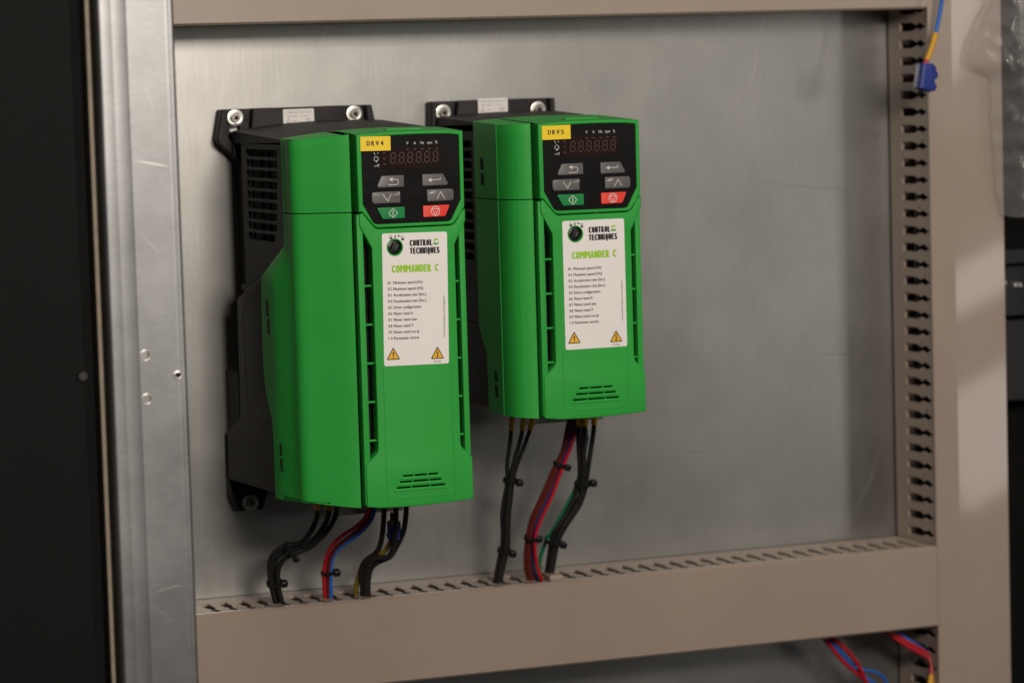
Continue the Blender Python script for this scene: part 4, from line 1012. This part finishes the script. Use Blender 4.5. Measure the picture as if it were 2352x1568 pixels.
TIES = 'black cable ties round the bundles'
def at_z(key, z):
    q = spline(PATHS[key], 2.0)
    return min(range(2, len(q)-2), key=lambda i: abs(q[i].z-z)+.02*i), q
def tie(label, keys, z, head, tilt=0.0, r=1.9):
    """strap ring round the named cables at height z; head = offset of the locking head from the ring centre"""
    ps = []; t = Vector((0, 0, 0))
    for kk in keys:
        i, q = at_z(kk, z); ps.append(q[i]); t += (q[i+2]-q[i-2]).normalized()
    c = sum(ps, Vector((0, 0, 0)))/len(ps); t.normalize()
    u = (Vector((1, 0, 0))-t*t.x).normalized(); q = t.cross(u).normalized()
    rx = max(abs((p-c).dot(u)) for p in ps)+r+.2; ry = max(abs((p-c).dot(q)) for p in ps)+r+.2
    k = thing('cable_tie', tuple(c), label, 'cable tie', TIES)
    hx = head[0]*(rx+1.2); hy = -(ry*.35+1.0); head = u*hx+(q if q.y > 0 else -q)*hy+t*head[1]
    N = 28; v = []
    for i in range(N):
        a = 2*math.pi*i/N; d = u*math.cos(a)*rx+q*math.sin(a)*ry; nrm = d.normalized()
        for s_, o_ in ((-1.25, 0), (1.25, 0), (1.25, .9), (-1.25, .9)): v.append(tuple(c+d+t*s_+nrm*o_))
    f = [(4*i+j, 4*i+(j+1) % 4, 4*((i+1) % N)+(j+1) % 4, 4*((i+1) % N)+j) for i in range(N) for j in range(4)]
    MB().add((v, f)).build('strap', 'tie', k, angle=40)
    h = c+head; e = MB()
    hd = u.copy(); a = hd; b = t; n_ = a.cross(b).normalized(); b = n_.cross(a).normalized()
    vv = [tuple(h+a*sx*2.3+b*sz*2.2+n_*sy*2.4) for sx in (-1, 1) for sy in (-1, 1) for sz in (-1, 1)]
    e.add((vv, [(0,1,3,2),(4,6,7,5),(0,4,5,1),(2,3,7,6),(0,2,6,4),(1,5,7,3)])); e.build('head', 'tie', k, bevel=.7)
    tl = h+a*2.2
    vv = [tuple(tl+a*(s*.8)+b*sz*1.1+n_*sy*.5) for s in (0, 1) for sy in (-1, 1) for sz in (-1, 1)]
    MB().add((vv, [(0,1,3,2),(4,6,7,5),(0,4,5,1),(2,3,7,6),(0,2,6,4),(1,5,7,3)])).build('tail', 'tie', k)
tie('black cable tie at the bend of the left DRV4 bundle', ('d4a1', 'd4a2', 'd4a3'), -299.5, (1.0, 1.0))
tie('black cable tie low on the left DRV4 bundle above the duct', ('d4a1', 'd4a2', 'd4a3'), -323.6, (1.0, 1.0))
tie('black cable tie on the red, dark red and blue DRV4 wires', ('d4b1', 'd4b2', 'd4b3'), -319.4, (1.1, 0), r=1.4)
tie('upper black cable tie on the left DRV5 bundle', ('d5a1', 'd5a2', 'd5a3'), -263.8, (1.1, 1.0), r=1.75)
tie('lower black cable tie on the left DRV5 bundle', ('d5a1', 'd5a2', 'd5a3'), -314.2, (1.0, 1.2), r=1.75)
tie('upper black cable tie on the red DRV5 wires', ('d5b1', 'd5b2', 'd5b3', 'd5b5'), -254.6, (1.0, 0), r=1.4)
tie('lower black cable tie on the red DRV5 wires', ('d5b1', 'd5b2', 'd5b3', 'd5b5'), -306.6, (1.0, 0), r=1.4)
tie('upper black cable tie on the right DRV5 cable bundle', ('d5c1', 'd5c2', 'd5c3'), -270.0, (1.1, -1.5), r=1.9)
tie('lower black cable tie on the right DRV5 cables and green wire', ('d5c1', 'd5c2', 'd5c3', 'd5c4'), -311.0, (1.0, .8), r=1.9)
o = MB().box(212.6, 223.0, -60, -48, -338.2, -334.0).build('duct_clip', 'duct', bevel=.9)
tag(o, 'pale beige plastic clip on the lower duct beside the red wires', 'clip')
# wires lying inside the lower duct, seen through its slots
G5 = 'wires lying inside the lower duct'
for i, (m_, y, z, a, b, lab_) in enumerate([('wire_blue', -52, -343.5, -60, -14, 'short blue wire inside the lower duct at its left end'), ('wire_red', -51, -343.5, -14, 60, 'red wire inside the lower duct below the DRV4 cables'),
        ('wire_red', -35, -345, -30, 12, 'red wire deeper inside the lower duct near its left end'), ('wire_brown', -52, -343.5, 62, 130, 'dark red wire inside the lower duct right of the blue wire'), ('wire_navy', -48, -344, 40, 58, 'navy wire inside the lower duct under the blue wire')]):
    t = MB().add(tube(spline([(a, y+3, z-10), (a+6, y, z), ((a+b)/2, y+1, z-.6), (b-6, y, z), (b, y+4, z-10)], 5), 1.6, 10)).build('duct_wire', m_)
    tag(t, lab_, 'wire', G5)

G6 = 'black cables added to darken the duct interiors'  # cables added so that the inside of the ducts stays dark
for i, (a, b, lab_) in enumerate([((532, -30), 4.5, 'added thick black cable inside the vertical duct, nearest its slotted side'), ((545, -24), 6, 'added thick black cable deeper inside the vertical duct'), ((541, -42), 5, 'added black cable inside the vertical duct close behind its cover')]):
    t = MB().add(tube(spline([(a[0]+3*math.sin(k*1.7+i), a[1]+3*math.cos(k*1.3+i), -610+k*77) for k in range(13)], 12), b, 12)).build('duct_fill_cable', 'cable_black')
    tag(t, lab_, 'cable', G6)
for i, (a, b, lab_) in enumerate([((-28, -352), 6, 'added thick black cable inside the lower duct, near the plate'), ((-42, -356), 7, 'added thick black cable in the middle of the lower duct'), ((-55, -360), 5, 'added black cable inside the lower duct close behind its cover')]):
    t = MB().add(tube(spline([(-160+k*51, a[0]+2*math.sin(k*1.9+i), a[1]+2*math.cos(k*1.3+i)) for k in range(14)], 12), b, 12)).build('duct_fill_cable', 'cable_black')
    tag(t, lab_, 'cable', G6)
